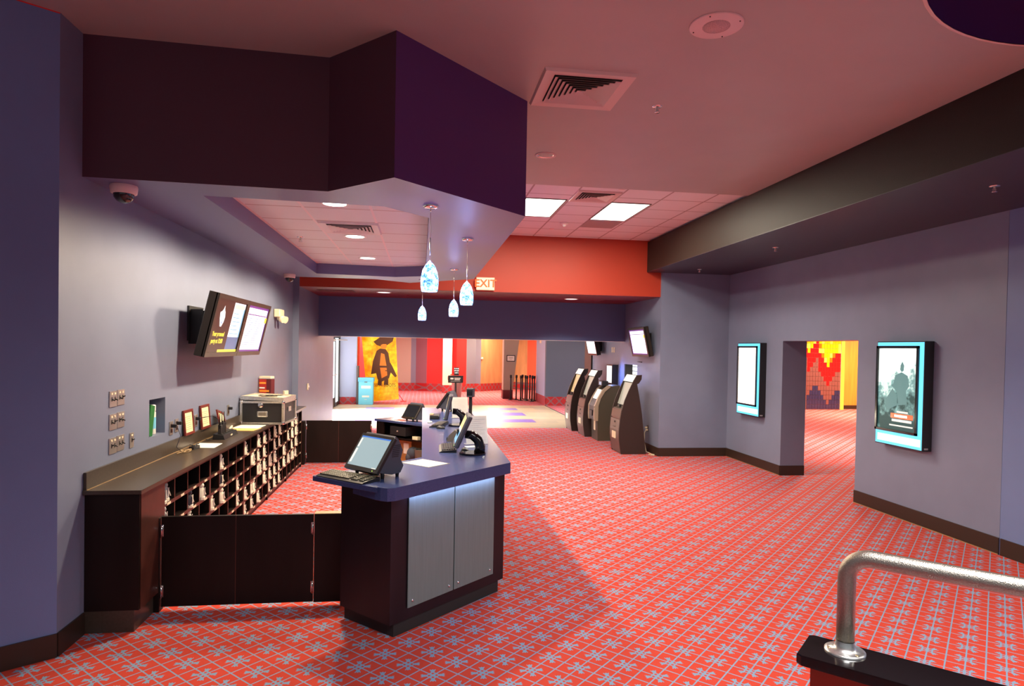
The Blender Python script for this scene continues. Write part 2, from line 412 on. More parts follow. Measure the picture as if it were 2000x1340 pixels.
base('baseboard_corner', [(4.44, 12.8), (4.44, 11.63), (5.8, 11.63), (5.8, 9.75), (6.22, 9.75)], .16)
base('baseboard_right', [(5.8, 7.925), (5.8, 5.72)], .17)
base('baseboard_near_right', [(5.803, 5.70), (5.803, -3)], .17)
tr = MB().box(5.785, 5.802, 5.72, 7.92, 0, .008).box(5.785, 5.80, 9.75, 11.6, 0, .008)
struct('trim_4', tr, 'base_trim')

# ------------------------------------------------------------------ ceilings and soffits
ZC, ZT = 4.03, 4.065
cx, cy, cr = 3.77, 2.302, 1.414
ce = MB(); S = 1.6
ce.box(-12, cx - S, -4, 7.88, ZC, ZC + .15).box(cx + S, 14, -4, 7.88, ZC, ZC + .15).box(cx - S, cx + S, -4, cy - S, ZC, ZC + .15).box(cx - S, cx + S, cy + S, 7.88, ZC, ZC + .15)
N = 64; ring = []
for k in range(N):
    a0, a1 = 2 * math.pi * k / N, 2 * math.pi * (k + 1) / N
    def sq(a):
        c, s_ = math.cos(a), math.sin(a); q = S / max(abs(c), abs(s_)); return (cx + c * q, cy + s_ * q, ZC)
    ce.quad((cx + cr * math.cos(a0), cy + cr * math.sin(a0), ZC), (cx + cr * math.cos(a1), cy + cr * math.sin(a1), ZC), sq(a1), sq(a0))
struct('ceiling', ce, 'ceiling_paint')
dm = MB().lathe([(cr, ZC), (cr, ZC + .75), (.001, ZC + .75)], (cx, cy, 0), 64, cap=False)
struct('trim_5', dm, 'purple_paint')
struct('trim_6', MB().lathe([(cr, ZC - .004), (cr + .02, ZC - .004), (cr + .02, ZC), (cr, ZC)], (cx, cy, 0), 64, cap=False), 'pink_metal')
struct('ceiling', MB().box(-2.3, 6.2, 7.88, 11.7, ZT, ZT + .1), 'tile_ceiling')
# large dark soffit on the right
ds = MB().mat('dark_soffit').box(4.15, 5.8, -4, 11.64, 3.475, 4.03).mat('dark_soffit_under').box(4.1505, 5.8, -4, 11.64, 3.47, 3.4751)
struct('trim_7', ds)
# red bulkhead, deep underside, blue header
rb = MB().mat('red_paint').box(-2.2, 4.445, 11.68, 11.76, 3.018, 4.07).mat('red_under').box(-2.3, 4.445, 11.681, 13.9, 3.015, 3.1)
struct('trim_8', rb)
struct('trim_9', MB().mat('header_paint').box(-2.155, 4.44, 13.8, 14.05, 2.186, 3.02), 'header_paint')
struct('trim_10', MB().box(-2.155, 4.44, 13.80, 14.05, 2.18, 2.186), 'white_paint')
# plum soffit over the counter with a tiled recess
ZS = 3.087; ZR = 3.246
out = [(-2.26, 4.645), (-.684, 4.717), (-.20, 4.235), (.82, 5.255), (.785, 10.235), (-.243, 11.2), (-.773, 10.764), (-2.26, 10.764)]
rec = [(-1.628, 5.05), (-.315, 5.13), (.035, 5.50), (.02, 10.05), (-.45, 10.314), (-1.628, 10.18)]
so = MB().mat('plum_paint'); n = len(out)
for i in range(n):
    a, b = out[i], out[(i + 1) % n]; so.mat('purple_paint' if i in (2, 3) else 'plum_paint'); so.quad((*a, ZS), (*b, ZS), (*b, ZC), (*a, ZC))
so.mat('soffit_under')
m = len(rec)
for i in range(m):
    a, b = rec[i], rec[(i + 1) % m]; so.quad((*a, ZS), (*b, ZS), (*b, ZR + .01), (*a, ZR + .01))
pairs = [((0, 1), (0, 1)), ((2, 3), (1, 2)), ((3, 4), (2, 3)), ((4, 5, 6), (3, 4)), ((6, 7), (4, 5)), ((7, 0), (5, 0))]
def under(oi, ri): so._a([(*out[k], ZS) for k in oi] + [(*rec[k], ZS) for k in reversed(ri)], [list(range(len(oi) + len(ri)))])
under((0, 1), (0, 1)) if False else under((0, 1), (1, 0)[::-1])
under((1, 2, 3), (1, 2)); under((3, 4), (2, 3)); under((4, 5, 6), (3, 4)); under((6, 7), (4, 5)); under((7, 0), (5, 0))
so._a([(*p, ZC) for p in out], [list(range(n))])
struct('trim_11', so)
struct('ceiling', MB().box(-1.66, .06, 5.0, 10.36, ZR, ZR + .03), 'recess_tile')
struct('trim_12', MB().box(-1.628, -1.60, 5.06, 10.17, ZR - .004, ZR), 'pink_metal')

# ------------------------------------------------------------------ spaces beyond
struct('ceiling', MB().box(-12, 9, 14.05, 34, 3.0, 3.1), 'white_paint')
pts = [(-6, 29.2), (-.52, 29.25), (-.30, 29.35), (.19, 29.0), (1.5, 28.75), (1.95, 28.9), (2.40, 29.25), (2.63, 29.2), (3.85, 30.2), (4.05, 31.3), (5.0, 30.6), (6.5, 29.0)]
cols = ['taupe_paint', 'slate_paint', 'maroon_grey', 'bright_red', 'bright_red', 'slate_paint', 'slate_paint', 'wood_panel', 'wood_panel', 'wood_panel', 'coral']
fw = MB(); fb = MB()
for (a, b, c) in zip(pts[:-1], pts[1:], cols):
    fw.mat(c); fw.quad((*a, .33), (*b, .33), (*b, 3), (*a, 3)); fb.quad((a[0], a[1] - .03, 0), (b[0], b[1] - .03, 0), (b[0], b[1] - .03, .35), (a[0], a[1] - .03, .35)); fb.quad((a[0], a[1] - .03, .35), (b[0], b[1] - .03, .35), (*b, .35), (*a, .35))
struct('wall_back', fw); struct('baseboard_back', fb, 'patterned_base')
struct('wall_column', MB().box(.86, 1.255, 27.8, 28.2, .35, 3), 'cream_paint'); struct('baseboard_column', MB().box(.85, 1.265, 27.79, 28.2, 0, .35), 'patterned_base')
gc = MB().ext([(3.15, .35), (3.52, .35), (3.83, 3.0), (3.15, 3.0)], 25.0, 25.5)
struct('wall_slanted_column', gc, 'taupe_paint'); struct('baseboard_slanted_column', MB().box(3.14, 3.53, 24.99, 25.5, 0, .35), 'dark_maroon')
struct('wall_far_right', MB().box(4.30, 9, 22.2, 22.4, 0, 3), 'slate_dark'); struct('baseboard_far_right', MB().box(4.29, 9, 22.18, 22.2, 0, .31), 'patterned_base')
struct('wall_far_right_return', MB().box(4.30, 4.5, 22.4, 24.2, 0, 3), 'pale_blue'); struct('baseboard_far_right_return', MB().box(4.28, 4.30, 22.18, 24.2, 0, .31), 'patterned_base')
struct('wall_entrance', MB().box(-2.85, -2.22, 22.35, 22.55, 0, 3), 'pale_blue'); struct('baseboard_entrance', MB().box(-2.85, -2.22, 22.33, 22.35, 0, .24), 'patterned_base')
struct('wall_entrance_side', MB().box(-2.42, -2.22, 22.55, 30, 0, 3), 'bright_red')
struct('wall_far_left_return', MB().box(-6, -2.5, 15.9, 16.1, 0, 3.0), 'wall_paint')
struct('ceiling', MB().box(-3.6, -1.9, 18.6, 22.35, 2.42, 2.5), 'white_paint')
# glazed entrance door standing at the left
dr = MB().mat('door_frame').box(-2.85, -2.79, 20.4, 20.52, 0, 2.2).box(-2.85, -2.79, 21.35, 21.45, 0, 2.2).box(-2.85, -2.79, 20.4, 21.45, 2.1, 2.2).box(-2.85, -2.79, 20.4, 21.45, 0, .3).box(-2.87, -2.77, 21.48, 22.35, 0, .12).box(-2.87, -2.77, 22.2, 22.35, 0, 2.4).box(-2.87, -2.77, 20.2, 22.35, 2.22, 2.40)
d1 = struct('door_1', dr)
MB().box(-2.83, -2.81, 20.52, 21.35, .3, 2.1).box(-2.83, -2.81, 21.48, 22.2, .12, 2.22).build('pane', 'day_glass', d1)
MB().tube([(-2.79, 20.5, 1.05), (-2.72, 20.55, 1.05), (-2.72, 21.3, 1.05), (-2.79, 21.35, 1.05)], .014).build('push_bar', 'silver', d1)
MB().box(-2.79, -2.74, 20.6, 20.9, 2.12, 2.18).tube([(-2.76, 20.8, 2.15), (-2.4, 21.1, 2.16), (-2.74, 21.3, 2.17)], .01).build('door_closer', 'silver', d1)
struct('door_2', MB().box(4.40, 4.44, 16.5, 16.62, 0, 2.2).box(4.405, 4.44, 16.62, 17.2, 0, 2.2), 'door_frame')
# room through the opening at right
struct('wall_side_room_back', MB().box(14.98, 18.5, 21.45, 21.6, .14, 3), 'orange_wood'); struct('baseboard_side_room', MB().box(14.98, 18.5, 21.43, 21.6, 0, .14), 'baseboard')
struct('wall_side_room_left', MB().box(10.0, 13.1, 21.12, 21.3, 0, 3), 'orange_wood')
struct('ceiling', MB().box(6.22, 22, 2, 24, 3.0, 3.1), 'white_paint'); struct('wall_side_room_right', MB().box(20, 20.2, 0, 22, 0, 3), 'orange_wood')
struct('trim_13', MB().box(14.86, 14.97, 21.15, 21.5, 0, 3), 'screen_yellow')
mo = MB(); mo.mat('grout'); mat('grout', (.42, .26, .24), .6)
for nm, c in (('mos_navy', (.035, .03, .09)), ('mos_brown', (.20, .07, .07)), ('mos_red', (.80, .012, .015)), ('mos_orange', (.95, .14, .01)), ('mos_yellow', (1, .50, .01)), ('mos_light', (1, .72, .10))): mat(nm, c, .12)
mo.box(12.2, 14.86, 21.19, 21.25, 0, 3)
tw, th = .1075, .1665
navy = [0, 1, 2, 3, 3, 3, 3, 5, 6, 6, 4, 4, 3, 2, 2, 3, 1, 1, 1, 2, 3, 4, 4, 3]
brown = [8, 8, 7, 8, 9, 10, 10, 9, 8, 9, 10, 11, 11, 9, 8, 7, 6, 5, 6, 7, 8, 8, 8, 8]
redtop = [12, 11, 11, 12, 13, 12, 13, 14, 12, 11, 12, 13, 15, 13, 10, 11, 10, 9, 10, 11, 11, 12, 11, 12]
navy = navy[:12][::-1] + [3, 4, 5, 5, 4, 3, 2, 1, 2, 3, 4, 4]; brown = brown[:12] + [8, 9, 10, 11, 8, 7, 6, 5, 6, 7, 8, 8]; redtop = redtop[:12] + [12, 13, 14, 15, 12, 11, 10, 9, 10, 11, 12, 12]
for i in range(24):
    for j in range(17):
        x0 = 12.25 + i * tw; z0 = .02 + j * th
        c = 'mos_navy' if j < navy[i] else 'mos_brown' if j < brown[i] else 'mos_red' if j < redtop[i] else random.choice(['mos_yellow', 'mos_yellow', 'mos_light', 'mos_orange'])
        if j >= redtop[i] + 2 and c == 'mos_orange': c = 'mos_yellow'
        mo.mat(c); mo.box(x0 + .004, x0 + tw - .004, 21.17, 21.2, z0 + .005, z0 + th - .005)
struct('wall_mosaic', mo)

# ------------------------------------------------------------------ ceiling fixtures
def can_light(x, y, z, r, label, group, glow='can_glow', depth=.03):
    t = thing('recessed_light', label, 'ceiling light', (x, y, z), 0, group)
    MB().lathe([(r * .86, -.001), (r, -.007), (r * 1.1, -.004), (r * 1.1, 0)], seg=32, cap=False).build('trim_ring', 'white_plastic', t)
    MB().lathe([(.001, -.0035), (r * .87, -.0035)], seg=32, cap=False).build('lens', glow, t)
    return t
G = 'recessed lights over the service counter'
for i, (x, y, lb) in enumerate(((-.79, 5.86, 'glowing round ceiling light nearest the camera in the tiled recess, beside its front edge'), (-.79, 7.57, 'glowing round ceiling light just behind the square vent in the tiled recess'), (-.80, 9.39, 'glowing round ceiling light near the far end of the tiled recess'))):
    can_light(x, y, ZR, .115, lb, G, 'lamp_white')
    lamp('recess_lamp', 'SPOT', (x, y, ZR - .012), 450, (1, .80, .54), None, .09, spot=164, blend=.25)
can_light(-.75, 12.46, 3.015, .13, 'round lit light in the maroon soffit, left of the pendants', 'lights in the red soffit'); can_light(2.96, 12.75, 3.015, .13, 'round lit light in the maroon soffit, right of the exit sign', 'lights in the red soffit')
for x in (-.75, 2.96): lamp('soffit_lamp', 'SPOT', (x, 12.5, 2.99), 70, NEUT, None, .06, spot=130)
t = thing('recessed_light', 'unlit mirrored round downlight in the pink ceiling beside the plum soffit', 'ceiling light', (1.243, 6.67, ZC))
MB().lathe([(.085, -.002), (.112, -.006), (.112, 0)], seg=32, cap=False).build('trim_ring', 'pink_metal', t)
MB().lathe([(.086, -.003), (.05, .012), (.001, .016)], seg=32, cap=False).build('reflector', 'chrome', t)
for i, (x0, x1, y0, y1, lb) in enumerate(((1.375, 1.925, 8.74, 9.90, 'bright rectangular ceiling light panel beside the plum soffit edge'), (2.59, 3.145, 8.76, 9.94, 'bright rectangular ceiling light panel right of the grey ceiling tile vent'))):
    t = thing('ceiling_light_panel', lb, 'ceiling light', ((x0 + x1) / 2, (y0 + y1) / 2, ZT), 0, 'fluorescent panels in the tile ceiling'); a, b = (x1 - x0) / 2, (y1 - y0) / 2
    f = MB()
    for q in ((-a - .02, a + .02, -b - .02, -b), (-a - .02, a + .02, b, b + .02), (-a - .02, -a, -b, b), (a, a + .02, -b, b)): f.box(*q, -.010, 0)
    f.build('frame', 'warm_grey_plastic', t); MB().box(-a, a, -b, b, -.006, -.001).build('diffuser', 'panel_white', t)
    lamp('panel_lamp', 'AREA', ((x0 + x1) / 2, (y0 + y1) / 2, ZT - .015), 118, (1, .88, .68), None, .55, 1.15)
def diffuser(x, y, z, w, label, n=7, m='vent_metal', fr=.09, rim=.022, cone=.56):
    t = thing('ceiling_vent', label, 'vent', (x, y, z)); h = w / 2; f = MB()
    o, i_ = h, h - fr * w / .7
    for k in range(4):
        c = [Matrix.Rotation(k * math.pi / 2, 3, 'Z') @ Vector(p) for p in ((-o, -o, 0), (o, -o, 0), (o * .965, -o * .965, -rim), (-o * .965, -o * .965, -rim), (i_, -i_, -rim * .6), (-i_, -i_, -rim * .6))]
        f._a([tuple(p) for p in c], [(0, 1, 2, 3), (3, 2, 4, 5)])
    f.build('frame', m, t)
    MB().box(-i_ - .01, i_ + .01, -i_ - .01, i_ + .01, -.004, -.001).build('backing', 'rubber', t)
    for j in range(n):
        b = MB(); a = i_ * (1 - j / n) * .97; a2 = a - i_ / n * cone * 1.5
        if a2 < .01: a2 = 0.0
        for k in range(4):
            c = [Matrix.Rotation(k * math.pi / 2, 3, 'Z') @ Vector(p) for p in ((-a, -a, -.006 - .02), (a, -a, -.026), (a2, -a2, -.006), (-a2, -a2, -.006))]
            b._a([tuple(p) for p in c], [(0, 1, 2, 3)])
        b.build('louver', m, t)
    return t
diffuser(1.19, 4.94, ZC, .70, 'large square pink metal air diffuser in the ceiling beside the plum soffit')
diffuser(-.775, 7.0, ZR, .61, 'square white air vent in the tiled recess over the counter', 6, 'white_paint')
diffuser(2.26, 8.46, ZT, .60, 'square grey slatted air vent in the tile ceiling between the light panels', 6, 'vent_metal')
def tmp(x0, x1, y0, y1, z, nm, lb, cat, m): tag(MB().box(x0, x1, y0, y1, z - .006, z).build(nm, m), lb, cat)
tmp(2.59, 3.145, 10.04, 10.62, ZT, 'access_panel', 'plain grey ceiling panel behind the right light panel', 'panel', 'grey_tile')
t = thing('ceiling_speaker', 'round pink ceiling speaker with perforated centre grille', 'speaker', (1.776, 3.822, ZC))
MB().lathe([(.165, 0), (.165, -.006), (.158, -.010), (.001, -.010)], seg=48, cap=False).build('rim_plate', 'pink_metal', t)
MB().lathe([(.083, -.010), (.083, -.012), (.001, -.012)], seg=40, cap=False).build('grille', mat('grille', (.62, .42, .40), .7, noise=.5, nscale=260), t)
for a in (50, 140, 230, 320): MB().ball((.143 * math.cos(R(a)), .143 * math.sin(R(a)), -.011), .005, seg=8, rings=5).build('screw', 'ink', t)
t = thing('smoke_detector', 'round white smoke detector on the tile ceiling', 'smoke detector', (2.26, 10.34, ZT))
MB().lathe([(.075, 0), (.07, -.025), (.05, -.035), (.001, -.035)], seg=24, cap=False).build('body', 'pink_metal', t); MB().lathe([(.03, -.035), (.022, -.06), (.001, -.065)], seg=16, cap=False).build('sensor', 'white_plastic', t)
for x, y, lb in ((2.50, 8.02, 'flat round cover on the tile ceiling near the pink ceiling edge'), (2.16, 10.9, 'flat round cover on the tile ceiling behind the smoke detector')):
    tag(move(MB().lathe([(.045, 0), (.042, -.008), (.001, -.008)], seg=20, cap=False).build('ceiling_cover_plate', 'pink_metal'), (x, y, ZT)), lb, 'cover', 'flat covers on the tile ceiling')
def sprinkler(x, y, z, lb, m='chrome'):
    t = thing('fire_sprinkler', lb, 'sprinkler', (x, y, z), 0, 'ceiling sprinklers')
    MB().lathe([(.042, 0), (.038, -.006), (.012, -.008), (.001, -.008)], seg=20, cap=False).build('escutcheon', m, t)
    MB().cyl((0, 0, -.006), (0, 0, -.04), .008).box(-.016, -.012, -.004, .004, -.05, -.02).box(.012, .016, -.004, .004, -.05, -.02).build('frame', 'silver', t)
    MB().lathe([(.001, -.048), (.022, -.048), (.022, -.051), (.001, -.051)], seg=12, cap=False).build('deflector', m, t)
sprinkler(1.90, 5.17, ZC, 'small sprinkler head on the pink ceiling right of the large diffuser')
sprinkler(-1.43, 7.77, ZR, 'small sprinkler head in the tiled recess left of the vent')
sprinkler(4.86, 4.944, 3.47, 'small sprinkler head under the dark soffit nearest the camera'); sprinkler(4.86, 8.42, 3.47, 'small sprinkler head under the dark soffit above the first poster case')
sprinkler(4.9, 11.0, 3.47, 'small sprinkler head under the dark soffit in the far corner')
for x, y, lb in ((-1.62, 12.4, 'dark slatted grille in the maroon soffit at its left end'), (4.0, 13.0, 'dark slatted grille in the maroon soffit at its right end')):
    t = thing('soffit_grille', lb, 'vent', (x, y, 3.015), 0, 'grilles in the red soffit'); MB().box(-.33, .33, -.2, .2, -.004, 0).build('frame', 'dark_maroon', t)
    for k in range(8): MB().box(-.3, .3, -.17 + k * .045, -.15 + k * .045, -.010, -.004).build('slat', 'red_under', t)
for x, y, lb in ((-.3, 13.0, 'tiny flat sprinkler disc in the maroon soffit left of the pendants'), (1.3, 13.1, 'tiny flat sprinkler disc in the maroon soffit under the exit sign'), (3.5, 13.1, 'tiny flat sprinkler disc in the maroon soffit near the right grille')):
    tag(move(MB().lathe([(.04, 0), (.038, -.006), (.001, -.006)], seg=16, cap=False).build('sprinkler_cap', 'red_under'), (x, y, 3.015)), lb, 'sprinkler', 'flat sprinkler caps in the red soffit')
def dome(x, y, lb, s=1.0):
    t = thing('dome_camera', lb, 'security camera', (x, y, ZS), 0, 'dome security cameras'); 
    MB().lathe([(.085 * s, 0), (.088 * s, -.012), (.082 * s, -.055 * s), (.066 * s, -.06 * s)], seg=32, cap=False).build('housing', 'pink_metal', t)
    MB().lathe([(.066 * s, -.058 * s), (.062 * s, -.085 * s), (.045 * s, -.108 * s), (.02 * s, -.121 * s), (.001, -.124 * s)], seg=32, cap=False).build('dome', 'smoked_dome', t)
dome(-2.09, 4.85, 'white dome camera nearest the camera, under the front left of the plum soffit'); dome(-2.07, 10.4, 'white dome camera at the far left end of the plum soffit')
# pendants
def pendant(x, y, lb, kink=False):
    t = thing('pendant_lamp', lb, 'pendant lamp', (x, y, 0), 0, 'blue glass pendant lamps')
    MB().lathe([(.06, ZS), (.06, ZS - .012), (.045, ZS - .02), (.001, ZS - .022)], seg=32, cap=False).cyl((0, 0, ZS - .02), (0, 0, ZS - .045), .006).build('canopy', 'chrome', t)
    c = MB().tube([(0, 0, ZS - .04), (0, 0, 2.95), (.008 if kink else 0, 0, 2.90), (0, 0, 2.84)], .0022, 6); c.build('cord', 'silver', t)
    MB().cyl((0, 0, 2.84), (0, 0, 2.648), .0045, seg=10).lathe([(.004, 2.665), (.014, 2.655), (.02, 2.643)], seg=16, cap=False).build('stem', 'silver', t)
    pr = [(.018, 2.648), (.030, 2.636), (.046, 2.61), (.059, 2.575), (.067, 2.53), (.069, 2.49), (.066, 2.45), (.060, 2.425)]
    MB().lathe(pr, seg=36, cap=False).build('glass_shade', 'art_glass', t)
    MB().lathe([(.001, 2.44), (.057, 2.432)], seg=24, cap=False).build('glow', 'lamp_white', t)
    lamp('pendant_glow', 'POINT', (x, y, 2.70), 2.2, (.30, .38, 1), size=.03)
    lamp('pendant_bulb', 'SPOT', (x, y, 2.41), 22, (.92, .93, 1), size=.04, spot=130, blend=.6)
pendant(.043, 5.02, 'blue art glass pendant lamp nearest the camera, largest, over the front of the counter', True)
pendant(.427, 6.47, 'blue art glass pendant lamp second from the camera, rightmost of the four')
pendant(.417, 9.01, 'blue art glass pendant lamp third from the camera, just right of the counter middle')
pendant(-.02, 10.57, 'blue art glass pendant lamp farthest from the camera, smallest and leftmost')
# exit sign
t = thing('exit_sign', 'lit exit sign with red letters on the red bulkhead', 'exit sign', (1.105, 11.62, 3.155))
MB().mat('cream').box(-.165, .165, 0, .06, -.115, .115).mat('exit_glow').box(-.15, .15, -.003, 0, -.10, .10).build('housing', None, t)
text('EXIT', .195, 'exit_red', t, (0, -.005, 0), FACE_S, bold=.004)
# emergency light
t = thing('emergency_light', 'cream twin head emergency light on the left wall beyond the screens', 'emergency light', (-2.255, 10.35, 2.47))
MB().box(0, .09, -.16, .16, -.06, .06, .01).build('housing', 'cream', t)
for s_ in (-.09, .09):
    MB().cyl((.06, s_, -.07), (.14, s_ - .03, -.10), .045, .055, 20).build('lamp_head', 'cream', t)

# ------------------------------------------------------------------ shoe cabinet along the left wall
XF = -1.94; W0 = 5.13; CW = .285
cab = []; lbls = ['shoe cubby cabinet nearest the camera with a solid dark end panel', 'second shoe cubby cabinet from the camera under the paper and cord', 'third shoe cubby cabinet, in the middle of the run under the radio charger', 'fourth shoe cubby cabinet under the black road case', 'farthest shoe cubby cabinet, beside the far gate']
rows = [.08 + .167 * k for k in range(6)]
for u in range(5):
    y0 = W0 + u * 4 * CW; y1 = y0 + 4 * CW; t = thing('shoe_cubby_cabinet', lbls[u], 'cabinet', (0, y0, 0), 0, 'shoe cubby cabinets along the left wall'); cab.append(t); L = 4 * CW
    b = MB().box(-2.25, XF, 0.001, .018, .0, .955).box(-2.25, XF, L - .018, L - .001, 0, .955).box(-2.25, XF - .02, 0, L, .0, .08).box(-2.258, -2.245, 0, L, 0, .955).box(-2.25, XF, .018, L - .018, .915, .955)
    b.build('carcass', 'espresso', t)
    f = MB().box(XF, XF + .004, 0, .018, .06, .955).box(XF, XF + .004, L - .018, L, .06, .955).box(XF, XF + .004, .018, L - .018, .915, .955).box(XF, XF + .006, 0, L, .055, .085)
    f.build('face_edge', 'lit_brown', t)
    for k in range(1, 4): MB().mat('espresso').box(-2.245, XF - .002, k * CW - .007, k * CW + .007, .08, .915).mat('lit_brown').box(XF - .002, XF + .002, k * CW - .007, k * CW + .007, .08, .915).build('divider', None, t)
    for z in rows[1:5]:
        MB().mat('espresso').box(-2.245, XF - .002, .018, L - .018, z - .009, z + .009).mat('lit_brown').box(XF - .002, XF + .005, .018, L - .018, z - .013, z + .013).build('shelf', None, t)
    for z in rows[:5]:
        for k in range(4):
            if (u * 4 + k, round(z, 2)) in (): continue
            MB().box(XF + .0065, XF + .0075, k * CW + .12, k * CW + .19, z - .009, z + .010).build('shelf_label', 'cream', t)
t = thing('cabinet_end_panel', 'dark wood end cabinet with a black kickboard beside the near gate', 'cabinet', (0, 0, 0))
MB().box(-2.258, XF + .03, 4.70, 5.129, .15, .955).build('side_panel', 'espresso', t); MB().box(-2.258, XF - .0, 4.70, 5.129, 0, .15).build('kickboard', 'worktop_dark', t)
MB().box(XF + .03, XF + .034, 4.72, 5.129, .15, .955).build('face_panel', 'lit_brown', t)
e = thing('worktop', 'long dark laminate worktop with backsplash along the left wall', 'worktop', (0, 0, 0))
MB().box(-2.257, -1.885, 4.665, 10.93, .956, .985, .004).build('top', 'worktop_dark', e)
MB().box(-2.257, -2.238, 4.68, 10.93, .985, 1.105).build('backsplash', 'worktop_dark', e)
MB().box(-2.238, -2.232, 4.68, 10.93, .985, .988).build('caulk_line', 'base_trim', e)
# shoes
def make_shoe(kind, lb):
    t = thing('shoe', lb, 'shoe'); m = {'w': 'shoe_white', 'g': 'shoe_grey', 'd': 'shoe_dark'}[kind]
    # heel faces +X
    so_ = [(.03, -.030), (.048, -.018), (.053, 0), (.048, .018), (.03, .030), (-.06, .028), (-.13, .040), (-.18, .036), (-.21, .012), (-.21, -.012), (-.18, -.036), (-.13, -.040), (-.06, -.028)]
    MB().prism(so_, 0, .022, .003).build('sole', 'sole', t)
    up = MB(); secs = [(.046, .012, .06), (.036, .029, .088), (.01, .030, .100), (-.03, .031, .088), (-.08, .033, .066), (-.14, .036, .046), (-.19, .028, .036), (-.207, .010, .028)]
    vs = []; fs = []
    for x, w, h in secs:
        for k in range(9): a = math.pi * k / 8; vs.append((x, -w * math.cos(a) * (1 - .28 * math.sin(a)), .018 + (h - .018) * math.sin(a) ** .7))
    for i in range(len(secs) - 1):
        for k in range(8): fs.append((i * 9 + k, i * 9 + k + 1, (i + 1) * 9 + k + 1, (i + 1) * 9 + k))
    fs.append(list(range(9))); up._a(vs, fs, True)
    up.ball((.008, 0, .10), .036, .020, .022, 14, 8); up.build('upper', m, t)
    MB().box(.047, .050, -.009, .009, .03, .085).build('heel_tab', 'shoe_grey' if kind != 'd' else 'sole', t)
    lc = MB()
    for q in range(4): x = -.03 - q * .022; z = .092 - q * .0095; lc.tube([(x, -.018, z - .006), (x - .008, 0, z + .003), (x, .018, z - .006)], .003, 6)
    lc.tube([(-.02, .01, .095), (.0, .028, .11), (.03, .034, .07), (.05, .03, .03)], .0028, 6)
    lc.build('laces', 'sole', t)
    return t
protos = {}
occ = {0: [(0, 'gg'), (1, 'g')], 2: [(1, 'd'), (2, 'w')], 3: [(1, 'w')], 4: [(2, 'w')], 5: [(0, 'w'), (1, 'd'), (2, 'w')], 7: [(2, 'w'), (3, 'w')], 8: [(0, 'w'), (3, 'w'), (4, 'w')], 9: [(1, 'ww'), (3, 'ww'), (4, 'w')],
       10: [(0, 'w'), (1, 'w'), (2, 'ww'), (4, 'w')], 11: [(0, 'w'), (1, 'w'), (2, 'w'), (3, 'w')], 12: [(0, 'w'), (2, 'ww'), (3, 'w'), (4, 'w')], 13: [(0, 'w'), (1, 'w'), (2, 'w'), (3, 'w'), (4, 'w')],
       14: [(0, 'w'), (1, 'w'), (3, 'w'), (4, 'w')], 15: [(2, 'ww'), (3, 'w')], 16: [(1, 'w'), (3, 'ww')], 17: [(0, 'ww'), (1, 'w'), (2, 'w'), (3, 'ww')], 18: [(0, 'ww'), (1, 'ww'), (2, 'ww'), (3, 'ww')]}
rn = ['top', 'second', 'third', 'fourth', 'bottom']
ordn = ['first', 'second', 'third', 'fourth', 'fifth', 'sixth', 'seventh', 'eighth', 'ninth', 'tenth', 'eleventh', 'twelfth', 'thirteenth', 'fourteenth', 'fifteenth', 'sixteenth', 'seventeenth', 'eighteenth', 'nineteenth', 'twentieth']
cn = {'w': 'white', 'g': 'grey', 'd': 'dark'}
for c, lst in occ.items():
    for r_, ks in lst:
        z = rows[4 - r_] + .010
        for q, kind in enumerate(ks):
            y = W0 + c * CW + .078 + q * .092; x = XF - .040 + random.uniform(-.01, .012) - q * .01
            side = '' if len(ks) == 1 else (' at left' if q == 0 else ' at right')
            lb = f'{cn[kind]} lace-up shoe{side} in the {rn[r_]} row cubby, {ordn[c]} column from the near gate'
            if kind not in protos: protos[kind] = make_shoe(kind, lb); o = protos[kind]; o['group'] = 'rental shoes in the cubbies'
            else: o = dup(protos[kind], (0, 0, 0), None, lb, 'rental shoes in the cubbies')
            o.location = (x, y, z); o.rotation_euler = (0, 0, R(random.uniform(-6, 6))); o.scale = (1.05, 1.15, 1.28)
# gates
def gate(y, xs, z0, z1, near):
    pre = 'near' if near else 'far'
    for k, (x0, x1) in enumerate(zip(xs[:-1], xs[1:])):
        lb = f'{"left" if k == 0 else "right"} leaf of the {pre} dark wood gate, hinged {"beside the shoe cabinets" if k == 0 else "beside the counter"}'
        t = thing('gate_leaf', lb, 'gate', ((x0 + x1) / 2, y, 0), 0, f'{pre} double gate'); h = (x1 - x0) / 2
        MB().box(-h + .002, h - .002, 0, .028, z0, z1, .002).build('panel', 'espresso', t)
        ex = (h - .0015 if k == 0 else -h + .0015); MB().box(ex - .0015, ex + .0015, -.0005, .026, z0, z1).build('edge_band', 'lit_brown', t)
        hx = -h + .006 if k == 0 else h - .006
        for zz in (z0 + .07, z1 - .15):
            hg = MB().cyl((hx, -.010, zz), (hx, -.010, zz + .095), .0085, seg=14).box(hx - .012, hx + .012, -.004, 0, zz + .004, zz + .09); hg.build('hinge', 'chrome', t)
gate(5.037, (-1.895, -1.369, -.803), .035, .705, True)
gate(11.10, (-1.915, -1.383, -.84), .02, .725, False)
tag(MB().box(-1.96, -1.90, 5.02, 5.10, 0.0, .70, .003).build('gate_post', 'espresso'), 'dark wood post between shoe cabinet and near gate', 'post')
tag(MB().mat('espresso').box(-.80, -.56, 5.037, 5.065, 0.03, .705, .002).mat('base_trim').box(-.80, -.50, 5.04, 5.12, .705, .709).build('gate_side_panel', None), 'fixed dark panel joining the near gate to the counter', 'panel')
tag(MB().box(-2.25, -1.92, 11.0, 11.12, 0.0, .725, .003).build('gate_post', 'espresso'), 'dark wood post joining the far gate to the shoe cabinets', 'post')

